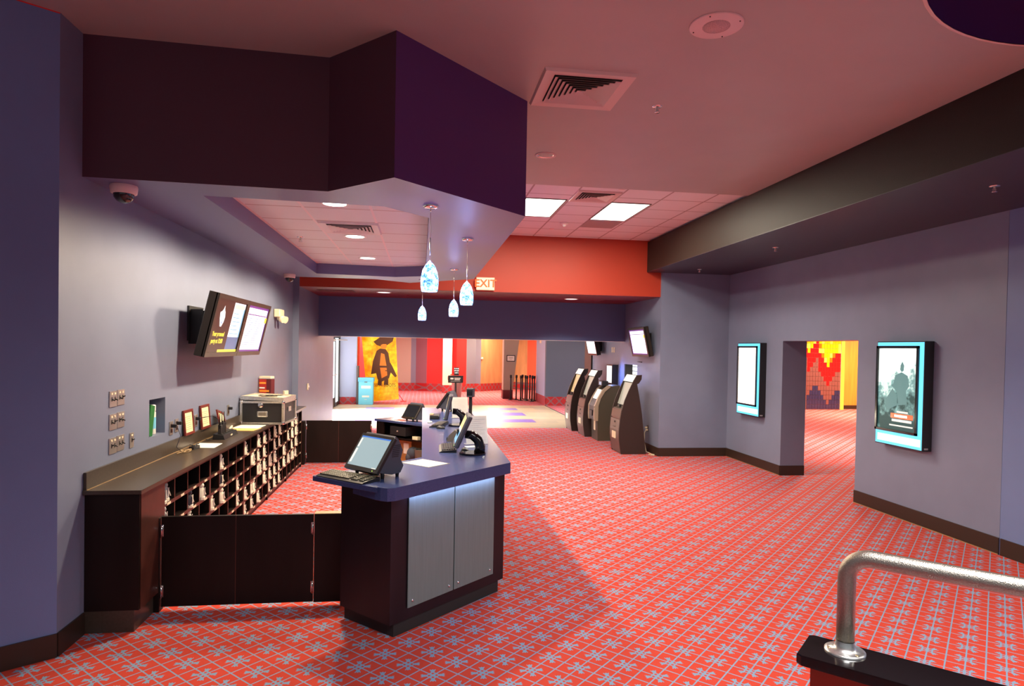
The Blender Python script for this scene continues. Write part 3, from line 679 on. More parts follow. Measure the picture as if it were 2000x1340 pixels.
# ------------------------------------------------------------------ service counter
def arc(c, r, a0, a1, n=7): return [(c[0] + r * math.cos(R(a0 + (a1 - a0) * k / n)), c[1] + r * math.sin(R(a0 + (a1 - a0) * k / n))) for k in range(n + 1)]
sc = thing('service_counter', 'blue topped dark wood ticket counter with frosted metal front panels', 'counter', (0, 0, 0))
top_main = [(.72, 5.153), (.70, 9.83), (.005, 9.83), (.005, 5.43), (-.163, 5.244), (-.42, 4.985), (-.42, 4.38)] + arc((-.215, 4.445), .215, 225, 305, 6)
top_main = [(.72, 5.153), (.70, 9.83), (.005, 9.83), (.005, 5.43), (-.163, 5.244), (-.40, 5.0), (-.46, 4.50), (-.30, 4.305), (-.26, 4.268), (-.215, 4.245), (-.165, 4.258)]
MB().prism(top_main[::-1], .982, 1.07, .003).build('countertop', 'laminate_blue', sc)
wing = [(-.3, 4.282), (-.26, 4.25), (-.22, 4.244), (-.15, 4.4), (-.10, 5.30), (-.20, 5.21), (-.757, 4.676)]
MB().prism([(-.28, 4.262), (-.27, 5.14), (-.757, 4.676)], 1.036, 1.0702, .002).build('counter_wing', 'laminate_blue', sc)
bd = [(-.195, 4.39), (.682, 5.222), (.66, 9.78), (.06, 9.78), (.06, 5.62), (-.57, 4.78)]
MB().prism(bd, .10, .985).build('body', 'espresso_front', sc)
MB().prism([(-.171, 4.442), (.639, 5.206), (.62, 9.74), (.09, 9.74), (.09, 5.65), (-.54, 4.80)], 0, .10).build('kickboard', 'rubber', sc)
F0 = Vector((-.195, 4.39)); F1 = Vector((.682, 5.222)); fd = (F1 - F0).normalized(); fn = Vector((fd.y, -fd.x)); ang = math.atan2(fd.y, fd.x)
for a, b in ((.150, .604), (.613, 1.067)):
    g = MB(); g.T = Matrix.Translation((F0.x, F0.y, 0)) @ Matrix.Rotation(ang, 4, 'Z'); g.box(a, b, -.014, -.006, .18, .972, .002)
    gp = g.build('metal_panel', 'brushed_steel', sc)
    for cxx in (a + .04, b - .05):
        for zz in (.225,):
            s_ = MB(); s_.T = g.T; s_.cyl((cxx, -.004, zz), (cxx, -.022, zz), .008, seg=14).ball((cxx, -.022, zz), .008, .005, .008, 12, 6); s_.build('standoff', 'chrome', gp)
m_ = F0 + fd * .6 + fn * .045
lamp('counter_strip', 'AREA', (m_.x, m_.y, .975), 2.2, (.45, .55, 1), None, .95, .02)
bpy.data.objects['counter_strip'].rotation_euler = (0, 0, ang)
# low counter at the far end
lc = thing('low_counter', 'lower blue topped counter at the far end with open shelves inside', 'counter', (0, 0, 0))
A = Vector((-.775, 10.84)); Bv = Vector((.003, 10.06)); nv = Vector((.7071, .7071))
q = [A, Bv, Vector((.2, 9.86)), Vector((.80, 10.3)), A + nv * .62]
MB().prism([tuple(p) for p in q], .755, .79, .003).build('countertop', 'laminate_blue', lc)
dv = (Bv - A).normalized()
def along(a, b, c0, c1): return [tuple(A + dv * a + nv * c0), tuple(A + dv * b + nv * c0), tuple(A + dv * b + nv * c1), tuple(A + dv * a + nv * c1)]
MB().prism(along(.03, .20, .02, .05), 0, .755).build('stile', 'espresso', lc)
MB().prism(along(.03, .05, .05, .60), 0, .755).build('side_panel', 'espresso', lc); MB().prism(along(.03, 1.25, .57, .60), 0, .755).build('back_panel', 'espresso', lc)
MB().prism(along(.05, 1.25, .04, .58), .50, .52).build('shelf', 'espresso', lc)
dw = MB().prism(along(.36, .72, .02, .45), .56, .70).build('drawer', 'black_plastic', lc)
kb = A + dv * .54 + nv * .01; MB().ball((kb.x, kb.y, .63), .014).build('knob', 'silver', dw)
tp = A + dv * .90 + nv * .07
tag(move(MB().box(-.06, .06, -.02, .05, 0, .05, .003).build('tape_dispenser', 'cream'), (tp.x, tp.y, .52), R(-45)), 'small cream box on the shelf inside the low counter', 'box')
t = thing('cardboard_box', 'brown cardboard box with a white label inside the low counter', 'box', (-.30, 10.62, 0), R(-45))
MB().box(-.20, .20, 0, .30, 0, .46, .003).build('body', 'cardboard', t); MB().box(.02, .14, -.002, 0, .25, .42).build('label', 'paper', t)
t = thing('trash_bin', 'grey waste bin inside the low counter', 'bin', (.02, 10.28, 0)); MB().lathe([(.10, 0), (.13, .36), (.135, .37), (.125, .37), (.10, .03)], seg=24, cap=False).lathe([(.001, .012), (.1, .012)], seg=24, cap=False).build('shell', 'warm_grey_plastic', t)
t = thing('jacket', 'dark cloth folded over a red carton inside the low counter', 'clothing', (-.13, 10.38, .20)); MB().ball((0, 0, .09), .10, .07, .10, 14, 8).ball((.06, .02, .06), .07, .06, .09, 12, 8).ball((-.07, -.01, .02), .05, .05, .07).build('cloth', 'cloth_dark', t)
t = thing('red_carton', 'red and orange carton under the dark cloth in the low counter', 'box', (-.10, 10.36, 0), R(-45)); MB().box(-.1, .1, -.06, .08, 0, .16, .003).build('body', 'cloth_red', t); MB().box(-.02, .10, -.062, -.06, .03, .13).build('label', 'orange_plastic', t)

# ------------------------------------------------------------------ point of sale equipment
def pos_terminal(loc, rz, lb, screen='off', w=.373, h=.285):
    t = thing('touch_terminal', lb, 'computer', loc, rz)
    tilt = R(35); T = Matrix.Translation((0, 0, .052)) @ Matrix.Rotation(-tilt, 4, 'X')
    f = MB(); f.T = T; f.box(-w / 2, w / 2, 0, .032, 0, h, .006); fo = f.build('bezel', 'bezel_brown', t)
    s_ = MB(); s_.T = T; a = w / 2 - .024; z0, z1 = .030, h - .022
    if screen == 'off': s_.mat('screen_off').box(-a, a, -.001, .001, z0, z1)
    else:
        s_.mat('screen_grey').box(-a, a, -.0008, .001, z0, z1).mat('screen_blue').box(-a, a, -.0014, -.0008, z1 - .011, z1)
        s_.mat('screen_cream').box(-a + .004, -a + .026, -.0014, -.0008, z0 + .02, z0 + .13).box(-a + .004, -a + .022, -.0014, -.0008, z1 - .09, z1 - .02).box(a - .05, a - .004, -.0014, -.0008, z0, z0 + .006)
    s_.build('screen', None, fo)
    l_ = MB(); l_.T = T; l_.ball((w / 2 - .05, -.001, .014), .003, seg=8, rings=6); l_.build('power_led', 'led_green', fo)
    # faceted housing behind the screen
    prof = [(.03, .052), (.155, .022), (.235, .028), (.262, .075), (.235, .125), (.255, .185), (.218, .262), (.19, .290), (.175, .278)]
    hb = MB(); hb.ext(prof, -w / 2 + .022, w / 2 - .022, 'x'); ho = hb.build('housing', 'grey_plastic', t)
    for sx in (-1, 1):
        v = MB()
        for k in range(7): z = .145 + k * .013; x = sx * (w / 2 - .021); v.box(min(x, x + sx * .001), max(x, x + sx * .001), .155 + k * .002, .215 + k * .003, z, z + .006)
        v.build('vent_slots', 'black_plastic', ho)
    for x, y in ((-w / 2 + .04, .09), (w / 2 - .04, .09), (-w / 2 + .04, .22), (w / 2 - .04, .22)): MB().lathe([(.012, 0), (.014, .03), (.02, .045)], (x, y, 0), 12).build('foot', 'rubber', t)
    return t
pos_terminal((-.43, 4.60, 1.0705), R(-48.4), 'touch screen terminal with lit grey screen at the front of the counter', 'on')
pos_terminal((-.225, 10.43, .79), R(-48.4), 'touch screen terminal with dark screen on the low counter', 'off', .33, .26)
pos_terminal((.24, 9.45, 1.07), R(-104), 'touch screen terminal seen from its side at the far end of the blue counter', 'off', .36, .28)
def keyboard(loc, rz, lb, L=.44, Wd=.155, m='key_caps'):
    t = thing('keyboard', lb, 'keyboard', loc, rz)
    MB().ext([(-Wd / 2, 0), (Wd / 2, 0), (Wd / 2, .026), (-Wd / 2 + .02, .014), (-Wd / 2, .006)], -L / 2, L / 2, 'x').build('base', 'black_plastic', t)
    k = MB(); cols_ = int(L / .0205)
    for r_ in range(6):
        for c in range(cols_):
            if c in (15, 19) and L > .4: continue
            x = -L / 2 + .012 + c * .0198; y = -Wd / 2 + .022 + r_ * .0205
            if y + .016 > Wd / 2: continue
            z = .013 + (y + Wd / 2) / Wd * .014; k.prism([(x, y), (x + .0165, y), (x + .0165, y + .0165), (x, y + .0165)], z, z + .009, .002)
    o = k.build('keys', m, t); o['kind'] = 'stuff'; return t
mat('key_caps_glint', (.13, .12, .08), .3)  # paler copy of the black key caps, light sparkle put into the colour
keyboard((-.475, 4.615 - .02, 1.0705), R(-41.5), 'black keyboard with keys coloured pale as if catching light, in front of the lit grey terminal', .46, .165, 'key_caps_glint').location = (-.505, 4.575, 1.0705)
keyboard((.235, 5.86, 1.07), R(-91), 'black keyboard beside the second flat monitor on the counter', .42, .15)
keyboard((.205, 7.63, 1.07), R(-103), 'black keyboard in front of the third flat monitor, farther along the counter', .42, .15)
def mouse(loc, rz, lb):
    t = thing('computer_mouse', lb, 'mouse', loc, rz, 'computer mice'); MB().ball((0, 0, .004), .031, .055, .030, 18, 12, -.12).build('body', 'black_plastic', t)
    MB().ball((0, .02, .034), .003, .008, .005, 8, 6).build('wheel', 'grey_plastic', t)
mouse((.385, 5.72, 1.07), R(20), 'black mouse beside the nearer curved monitor stand'); mouse((.215, 7.32, 1.07), R(60), 'black mouse at the near end of the farther keyboard')
def arm_monitor(loc, rz, lb, tilt=24):
    t = thing('flat_monitor', lb, 'monitor', loc, rz)
    T = Matrix.Translation((0, 0, .085)) @ Matrix.Rotation(R(-tilt), 4, 'X'); f = MB(); f.T = T; f.box(-.18, .18, 0, .045, 0, .29, .014); fo = f.build('bezel', 'grey_plastic', t)
    s_ = MB(); s_.T = T; s_.mat('screen_cyan').box(-.155, .155, -.001, .001, .03, .14).mat('gold_band').box(-.155, .155, -.001, .001, .14, .265).mat('screen_white').box(-.155, .155, -.0014, -.001, .13, .155); s_.build('screen', None, fo)
    l_ = MB(); l_.T = T; l_.ball((.16, -.001, .015), .003, seg=8, rings=6); l_.build('power_led', 'led_green', fo)
    MB().tube([(0, .10, .17), (0, .16, .165), (0, .215, .12), (0, .235, .06), (0, .23, .012)], [.035, .04, .042, .045, .05], 12).build('curved_arm', 'black_gloss', t)
    MB().prism(arc((0, .17), .115, 0, 360, 23)[:-1], 0, .014, .004).build('foot', 'black_gloss', t)
    MB().box(-.03, .05, .03, .05, .12, .22, .004).build('card_reader', 'black_plastic', fo)
    return t
arm_monitor((.275, 5.60, 1.07), R(-92), 'flat touch monitor on curved black stand, nearer of two on the counter')
arm_monitor((.26, 7.62, 1.07), R(-93), 'flat touch monitor on curved black stand, farther of two on the counter', 12)
t = thing('receipt_printer', 'low dark receipt printer lying left of the farther flat monitor', 'printer', (.17, 8.38, 1.07), R(-95)); MB().box(-.13, .13, -.06, .06, 0, .05, .01).build('body', 'black_plastic', t); MB().box(-.09, .09, -.065, -.02, .05, .058).build('lid', 'base_trim', t)
t = thing('card_terminal', 'small dark card reader by the nearer flat monitor', 'card reader', (.30, 6.35, 1.07), R(-100)); MB().ext([(-.05, 0), (.05, 0), (.05, .10), (.03, .115), (-.03, .06)], -.04, .04, 'x').build('body', 'warm_grey_plastic', t); MB().box(-.03, .03, -.052, -.05, .01, .04).build('slot', 'black_plastic', t)
tag(MB().ball((.10, 7.92, 1.075), .03, .05, .014, 14, 8).build('white_mouse', 'white_plastic'), 'small white rounded object at the left edge of the counter', 'mouse')
t = thing('customer_display', 'tall black pole display standing on the counter edge', 'display', (.60, 8.0, 1.07), R(-20))
MB().box(-.06, .06, -.05, .05, 0, .012, .004).build('base_plate', 'black_plastic', t); MB().box(-.018, .018, -.014, .014, .01, .32).build('pole', 'black_plastic', t)
h_ = MB().box(-.042, .042, -.05, .05, .31, .42, .008).build('head', 'grey_plastic', t)
MB().box(-.034, .034, -.052, -.05, .33, .405).build('display_window', 'screen_off', h_)
def sign_holder(loc, rz, lb, w=.22, h=.28):
    t = thing('sign_holder', lb, 'sign', loc, rz, 'acrylic sign holders on the counter'); T = Matrix.Rotation(R(-14), 4, 'X')
    a = MB(); a.T = T; a.box(-w / 2, w / 2, -.003, 0, .004, h); a.build('front_sheet', 'acrylic', t)
    p = MB(); p.T = T; p.box(-w / 2 + .004, w / 2 - .004, .0005, .002, .008, h - .004); po = p.build('paper_insert', 'paper', t)
    l = MB(); l.T = T
    for k in range(11): z = .04 + k * .02; l.box(-w / 2 + .02, w / 2 - .02 - (k * 37 % 5) * .015, -.0002, .0005, z, z + .004)
    l.build('printed_lines', 'faint_ink', po)
    MB().box(-w / 2, w / 2, 0, .09, 0, .004).build('foot', 'acrylic', t)
sign_holder((.53, 6.12, 1.07), R(12), 'clear acrylic sign holder with white sheet behind the nearer flat monitor'); sign_holder((.50, 8.40, 1.07), R(10), 'clear acrylic sign holder with white sheet left of the pole display')
tag(MB().prism([(.42, 5.93), (.56, 5.98), (.54, 6.06), (.40, 6.01)], 1.0705, 1.072).build('white_slip', 'paper'), 'white slip of paper near the nearer curved stand', 'paper')
t = thing('taped_notice', 'white notice taped flat on the blue countertop', 'paper', (.035, 5.15, 1.0705), R(45)); MB().box(-.108, .108, -.14, .14, 0, .001).build('sheet', 'paper', t)
nl = MB()
for k in range(9): nl.box(-.08, .08 - (k % 3) * .02, -.10 + k * .024, -.094 + k * .024, .001, .0013)
nl.build('printed_lines', 'ink', t); MB().box(-.125, .125, -.16, .16, -.0003, 0.0).build('film', 'grey_plastic', t)
tag(MB().prism([(-.45, 10.62), (-.30, 10.47), (-.20, 10.56), (-.35, 10.72)], .7905, .793).build('flyer', 'orange_plastic'), 'red and yellow flyer left of the dark screen terminal', 'paper')
tag(MB().prism([(-.40, 10.78), (-.31, 10.69), (-.25, 10.75), (-.34, 10.84)], .7935, .795).build('flyer', 'paper'), 'small white leaflet on the low counter behind the flyer', 'paper')

# ------------------------------------------------------------------ things on the shoe counter and left wall
def switch_plate(y, z, lb, gangs=2, on=(1, 1), g='double switch plates on the left wall'):
    t = thing('switch_plate', lb, 'light switch', (-2.259, y, z), 0, g); w = .113 if gangs == 2 else .07
    MB().box(0, .006, -w / 2, w / 2, -.058, .058, .0015).build('plate', 'silver', t)
    for k in range(gangs):
        yy = (k - (gangs - 1) / 2) * .048
        MB().box(.006, .008, yy - .012, yy + .012, .032, .046).build('indicator', 'cream', t)
        u = on[k % len(on)]; MB().box(.006, .0075, yy - .006, yy + .006, -.016, .016).tube([(.005, yy, 0), (.026, yy, .010 * u)], .0045, 8).build('toggle', 'black_plastic', t)
names = ['top', 'middle', 'bottom']
for r_, z in enumerate((1.571, 1.402, 1.226)):
    for c, y in enumerate((5.09, 5.213)):
        switch_plate(y, z + c * .004, f'metal double switch plate, {"left" if c == 0 else "right"} one in the {names[r_]} row of the left wall', 2, ((-1, -1), (-1, 1), (1, -1))[(r_ + c) % 3])
switch_plate(5.40, 1.222, 'narrow metal switch plate with one toggle right of the double plates', 1, (1,), 'single switch plate')
def outlet(y, z, lb, plug=True):
    t = thing('wall_outlet', lb, 'outlet', (-2.259, y, z), 0, 'metal outlets above the backsplash'); MB().box(0, .006, -.04, .04, -.06, .06, .0015).build('plate', 'silver', t)
    MB().box(.006, .009, -.017, .017, .008, .04).box(.006, .009, -.017, .017, -.04, -.008).build('sockets', 'lit_brown', t)
    if plug: MB().box(.009, .05, -.016, .016, .006, .036, .003).build('plug', 'black_plastic', t)
outlet(6.20, 1.215, 'metal outlet plate left of the first certificate, with a plug'); outlet(6.33, 1.225, 'narrow metal outlet plate touching the first certificate', True)
outlet(6.845, 1.21, 'metal outlet plate between the first two certificates'); outlet(7.93, 1.21, 'metal outlet plate beside the road case')
# niche contents
t = thing('ring_binder', 'dark green binder leaning in the wall niche', 'binder', (-2.33, 5.78, 1.194)); b = MB(); b.T = Matrix.Rotation(R(-12), 4, 'X'); b.box(-.09, .055, -.03, .060, 0.006, .27, .003); b.build('cover', 'green_binder', t)
b = MB(); b.T = Matrix.Rotation(R(-12), 4, 'X'); b.box(-.085, .05, -.022, .037, .27, .2705).build('page_edges', 'paper', t)
t = thing('wipes_canister', 'white canister with blue label in the wall niche', 'canister', (-2.34, 5.95, 1.194)); MB().lathe([(.045, 0), (.047, .01), (.047, .19), (.04, .20)], seg=28).build('body', 'white_plastic', t)
MB().lathe([(.0475, .05), (.0475, .15)], seg=28, cap=False).build('label', 'cyan_label', t); MB().lathe([(.044, .20), (.046, .205), (.046, .25), (.038, .257), (.001, .257)], seg=28, cap=False).build('cap', 'white_paint', t)
# certificates
def certificate(y, z, rz, lb, w=.27, h=.235, lean=8, x=-2.236, lay=0):
    t = thing('framed_certificate', lb, 'picture frame', (x, y, z), 0, 'certificates leaning on the left wall')
    T = Matrix.Rotation(R(rz), 4, 'X') @ Matrix.Rotation(R(-lean), 4, 'Y'); f = MB(); f.T = T
    for q in ((-w / 2, w / 2, 0, .022), (-w / 2, w / 2, h - .022, h), (-w / 2, -w / 2 + .022, .022, h - .022), (w / 2 - .022, w / 2, .022, h - .022)): f.box(0, .016, q[0], q[1], q[2], q[3])
    f.build('frame', 'mahogany', t); p = MB(); p.T = T; p.box(.002, .008, -w / 2 + .02, w / 2 - .02, .02, h - .02); po = p.build('paper', 'cream_paper', t)
    l = MB(); l.T = T
    for k in range(7): z_ = .05 + k * .02; l.box(.008, .0085, -w / 2 + .05 + (k % 3) * .015, w / 2 - .05 - (k % 2) * .02, z_, z_ + .004)
    l.build('printed_lines', 'base_trim', po)
certificate(6.59, 1.106, 0, 'certificate in a red-brown frame, nearest of three on the backsplash', .25, .24, 5)
certificate(7.07, 1.106, 0, 'certificate in a red-brown frame, middle and tallest of three', .27, .245, 5)
certificate(7.42, .987, -14, 'certificate in a red-brown frame, tilted behind the radio charger', .25, .27, 16, -2.15)
# radio charger
t = thing('radio_charger', 'black multi-bay charger tray on the worktop', 'charger', (-2.10, 7.30, .985), R(90)); MB().ext([(-.06, 0), (.06, 0), (.055, .06), (-.045, .045)], -.24, .24, 'x').build('tray', 'black_plastic', t)
MB().box(-.03, .03, -.0615, -.058, .015, .03).build('badge', 'cream', t)
for k in range(6): MB().box(-.22 + k * .075, -.17 + k * .075, -.03, .035, .048, .056).build('bay', 'rubber', t)
for k, (o_, hh) in enumerate(((-.19, .10), (-.12, .12), (-.045, .11))):
    t = thing('walkie_talkie', f'black two-way radio standing in the charger, {["nearest", "middle", "farthest"][k]} of three', 'radio', (-2.10, 7.30 + o_, 1.036), R(90), 'two-way radios in the charger')
    MB().box(-.026, .026, -.017, .017, 0, hh, .004).build('body', 'black_plastic', t); MB().cyl((-.015, 0, hh), (-.017, 0, hh + .12), .006, .004, 10).build('antenna', 'rubber', t); MB().cyl((.013, 0, hh), (.013, 0, hh + .014), .007, seg=10).build('knob', 'black_plastic', t)
tag(MB().prism([(-2.20, 6.53), (-1.975, 6.50), (-1.985, 6.80), (-2.215, 6.83)], .9855, .987).build('paper_sheet', 'paper'), 'white sheet of paper in front of the radio charger', 'paper')
def wires(n, c, r, z, s, seed):
    rd = random.Random(seed); pts = []
    for k in range(n): a = rd.uniform(0, 6.28); q = rd.uniform(.2, 1); pts.append(Vector((c[0] + r[0] * q * math.cos(a), c[1] + r[1] * q * math.sin(a), z + rd.uniform(0.004, .02))))
    o = []
    for i in range(len(pts) - 1):
        p0, p1, p2, p3 = pts[max(i - 1, 0)], pts[i], pts[i + 1], pts[min(i + 2, len(pts) - 1)]
        for q in range(6):
            u = q / 6; o.append(tuple(.5 * ((2 * p1) + (-p0 + p2) * u + (2 * p0 - 5 * p1 + 4 * p2 - p3) * u * u + (-p0 + 3 * p1 - 3 * p2 + p3) * u ** 3)))
    return MB().tube(o, s, 6)
tag(wires(16, (-2.16, 6.25), (.05, .16), .985, .003, 3).build('charging_cable', 'base_trim'), 'tangle of thin cable on the worktop below the first outlet', 'cable')
tag(MB().tube([(-2.20, 6.20, 1.22), (-2.17, 6.19, 1.15), (-2.19, 6.15, 1.05), (-2.16, 6.2, .995)], .0035, 6).build('hanging_cord', 'grey_plastic'), 'grey cord hanging from the first outlet to the worktop', 'cable')
t = thing('power_brick', 'black coiled power supply beside the white sheet of paper', 'power supply', (-2.14, 6.46, .985), R(80)); MB().box(-.06, .06, -.025, .025, 0, .03, .006).build('brick', 'black_plastic', t); wires(8, (0, 0), (.08, .04), .024, .004, 5).build('coil', 'black_plastic', t)
tag(MB().tube([(-2.20, 6.86, 1.24), (-2.12, 6.93, 1.25), (-2.10, 7.05, 1.20), (-2.10, 7.1, 1.06)], .0035, 6).build('charger_cord', 'black_plastic'), 'black cord from the outlet between certificates to the charger', 'cable')
tag(wires(8, (-2.18, 7.0), (.03, .08), .985, .003, 9).build('loose_cable', 'black_plastic'), 'small loop of black cable left of the radio charger', 'cable')
tag(MB().prism([(-2.20, 7.78), (-1.93, 7.76), (-1.90, 8.02), (-2.2, 8.05)], .9855, .990).build('envelope', 'manila'), 'yellow envelope at the bottom of the paper pile by the road case', 'envelope')
tag(MB().prism([(-2.22, 7.95), (-1.92, 7.92), (-1.90, 8.26), (-2.2, 8.28)], .9905, .996).build('paper_stack', 'paper'), 'white papers lying on the yellow envelope', 'paper')
t = thing('cable_connector', 'white plugs and clips lying left of the paper pile', 'cable', (-2.19, 7.72, .985), R(70)); MB().box(-.07, .0, -.02, .02, 0, .03, .004).cyl((0, 0, .015), (.09, .02, .05), .012, seg=10).build('plug_body', 'cream', t)
# road case
t = thing('road_case', 'black road case with aluminium edges standing on the worktop', 'case', (-1.952, 8.62, .986), R(-4))
w, d_, h = .255, .27, .30
cb = MB().box(-w, w, -d_, d_, .01, h - .01).build('panels', 'black_plastic', t)
for sy in (-1, 1):
    for z0, z1 in ((.004, .030), (h - .030, h - .004)): MB().box(-w - .004, w + .004, sy * d_ - .016, sy * d_ + .016, z0, z1).build('edge_rail', 'galvanized', t)
    for sx in (-1, 1):
        MB().box(sx * w - .014, sx * w + .014, sy * d_ - .016, sy * d_ + .016, .03, h - .03).build('corner_rail', 'galvanized', t)
        for z in (.026, h - .016): MB().ball((sx * w, sy * d_, z), .024, seg=12, rings=8).build('ball_corner', 'chrome', t)
for sx in (-1, 1):
    for z0, z1 in ((.004, .030), (h - .030, h - .004)): MB().box(sx * w - .014, sx * w + .014, -d_, d_, z0, z1).build('edge_rail', 'galvanized', t)
la = MB().box(-.06, .07, -d_ - .02, -d_ - .002, .10, .17, .01).build('recessed_handle', 'galvanized', t); MB().box(-.04, .05, -d_ - .024, -d_ - .018, .115, .155, .006).build('grip', 'warm_grey_plastic', la)
lt = MB().lathe([(.034, 0), (.034, .012), (.02, .018), (.001, .018)], seg=20, cap=False); lt2 = MB(); lt2.T = Matrix.Translation((-.02, -d_ - .004, h - .055)) @ Matrix.Rotation(R(90), 4, 'X'); lt2.lathe([(.034, 0), (.034, .012), (.02, .018), (.001, .018)], seg=20, cap=False).build('butterfly_latch', 'chrome', t)
sl = MB()
for k in range(10): sl.box(w + .001, w + .005, -d_ + .03, d_ - .03, .05 + k * .012, .056 + k * .012)
sl.build('side_vent', 'grey_plastic', t)
MB().box(w, w + .01, -.06, .06, .15, .21, .004).build('side_latch', 'galvanized', t)
t = thing('equipment_tray', 'pale flat case lid lying tilted on top of the road case', 'lid', (-1.955, 8.62, 1.28), R(-5)); b = MB(); b.T = Matrix.Rotation(R(2), 4, 'Y')
b.mat('cream').box(-.25, .25, -.26, .26, .02, .034).mat('galvanized').box(-.255, .255, -.27, -.255, .01, .055).box(-.255, .255, .255, .27, .01, .055).box(-.265, -.25, -.27, .27, .01, .055).box(.25, .265, -.27, .27, .01, .055); b.build('tray', None, t)
wires(14, (0, -.02), (.17, .12), .04, .004, 11).build('cables', 'black_plastic', t)
t = thing('candy_display', 'tall dark box with orange bands standing behind the road case', 'box', (-2.15, 9.35, .985), R(-15)); cbx = MB().mat('dark_maroon').box(-.09, .09, -.05, .05, 0, .52, .004).mat('candy_red').box(-.085, .02, -.055, -.05, .30, .52)
cbx.mat('candy_orange').box(-.08, .015, -.058, -.05, .455, .48).box(-.08, .06, -.058, -.05, .345, .37).box(-.02, .07, -.058, -.05, .17, .20).mat('paper').box(-.08, .0, -.058, -.05, .39, .41); cbx.build('body', None, t)
MB().box(-.085, .085, -.06, .05, .53, .56, .004).build('top_tray', 'cream', t)
tag(move(MB().lathe([(.001, 0), (.055, .01), (.06, .09), (.045, .16), (.001, .18)], seg=20, cap=False).build('white_bag', 'paper'), (-2.02, 9.05, .985)), 'rounded white paper bag top showing above the road case', 'bag')
tag(move(MB().ext([(0, 0), (.05, 0), (.012, .30)], -.003, .003).build('wooden_wedge', 'cardboard'), (-2.15, 9.95, .985)), 'thin brown pointed stick leaning beyond the road case', 'stick')
tag(move(MB().box(-.01, .02, -.05, .05, 0, .34, .003).build('upright_board', 'cream'), (-1.96, 9.65, .985), R(-20)), 'pale upright panel just beyond the road case', 'panel')
t = thing('wall_thermostat', 'small cream wall device on the far left wall', 'thermostat', (-2.152, 12.55, 1.20)); MB().box(0, .02, -.05, .05, -.06, .06, .004).build('plate', 'cream', t); MB().ball((.02, 0, 0), .02, .03, .03).build('dial', 'white_plastic', t)

# ------------------------------------------------------------------ wall screens
def wall_screen(name, lb, loc, w, h, tilt, side, wallx, content, group):
    # loc: bottom centre of the front face; side=+1 faces +X, -1 faces -X
    t = thing(name, lb, 'screen', loc, 0 if side > 0 else math.pi, group)
    T = Matrix.Rotation(R(tilt), 4, 'Y'); f = MB(); f.T = T; bz = .045
    f.box(-.10, -.012, -w / 2, w / 2, 0, h, .008)
    for q in ((-w / 2, w / 2, 0, bz), (-w / 2, w / 2, h - bz, h), (-w / 2, -w / 2 + bz, bz, h - bz), (w / 2 - bz, w / 2, bz, h - bz)): f.box(-.03, 0, q[0], q[1], q[2], q[3])
    fo = f.build('bezel', 'bezel_brown', t)
    s_ = MB(); s_.T = T; a = w / 2 - bz
    def r(m, y0, y1, z0, z1, k=1): s_.mat(m).box(-.012, -.010 + .0004 * k, -a + y0 * 2 * a, -a + y1 * 2 * a, bz + z0 * (h - 2 * bz), bz + z1 * (h - 2 * bz))
    content(r); so_ = s_.build('screen', None, fo)
    dx = abs(wallx - loc[0])
    MB().box(-dx, -dx + .02, -.2, .2, h * .25, h * .8).tube([(-dx + .01, -.1, h * .5), (-.08 + h * .5 * math.sin(R(tilt)), -.1, h * .5)], .02).tube([(-dx + .01, .1, h * .5), (-.08 + h * .5 * math.sin(R(tilt)), .1, h * .5)], .02).box(-dx, -dx + .12, -.16, -.12, h * .2, h * .75).box(-dx, -dx + .12, .12, .16, h * .2, h * .75).build('wall_bracket', 'black_plastic', t)
    return t, fo, so_, T
def c_left(r):
    r('screen_brown', 0, 1, 0, 1)
    r('screen_white', .56, .97, .30, .98, 2); r('screen_pale_yellow', .58, .95, .86, .95, 3); r('screen_mid', .56, .97, .05, .30, 2); r('screen_cyan', .93, .97, .30, .88, 3)
    for k in range(6): r('screen_cyan', .60, .90 - .05 * (k % 3), .36 + k * .08, .375 + k * .08, 3)
    r('screen_yellow', .33, 1, 0.0, .05, 3)
def c_list(r):
    r('screen_purple', 0, 1, 0, 1); r('screen_white', .04, .96, .04, .95, 2); r('screen_purple', .05, .95, .80, .82, 3)
    for k in range(14):
        r('screen_line', .08, .30 + .05 * (k % 3), .10 + k * .048, .114 + k * .048, 3); r('screen_line', .45, .66 + .06 * (k % 4), .10 + k * .048, .114 + k * .048, 3)
    r('screen_yellow', .90, 1, .66, .78, 4)
G = 'menu screens on the left wall'
tL, fL, sL, TL = wall_screen('wall_screen', 'wide wall screen with a dark left half, white logo and yellow words', (-2.0, 6.785, 1.862), 1.035, .615, 13, 1, -2.26, c_left, G)
def tscr(s, size, m, y, z, bold=0, sx=1):
    o = text(s, size, m, sL, (0, 0, 0), (0, 0, 0), 'lettering', 'CENTER', .0006, sx, bold)
    o.matrix_local = TL @ Matrix.Translation((-.0085, y, z)) @ Matrix.Rotation(R(90), 4, 'Z') @ Matrix.Rotation(R(90), 4, 'X') @ Matrix.Scale(sx, 4, (1, 0, 0)); return o
tscr('Your personal', .062, 'screen_yellow', -.245, .225, .002); tscr('party at 12:00', .062, 'screen_yellow', -.245, .155, .002)
lg = MB(); lg.T = TL @ Matrix.Translation((-.0095, -.245, .40))
lg.mat('screen_white'); pts_ = [(0, p[0], p[1]) for p in arc((0, 0), .075, 0, 360, 20)[:-1]]
lg._a([(0, -.075, -.02), (0, -.10, .04), (0, -.055, .05), (0, -.02, .075), (0, .0, .11), (0, .02, .07), (0, .05, .045), (0, .075, 0), (0, .065, -.05), (0, .02, -.10), (0, -.02, -.10), (0, -.05, -.06)], [list(range(12))])
lg.mat('screen_blue'); lg._a([(.0006, .005 + .012 * math.cos(k), -.06 + .016 * math.sin(k)) for k in [i * .7 for i in range(9)]], [list(range(9))])
lg.build('logo', None, sL)
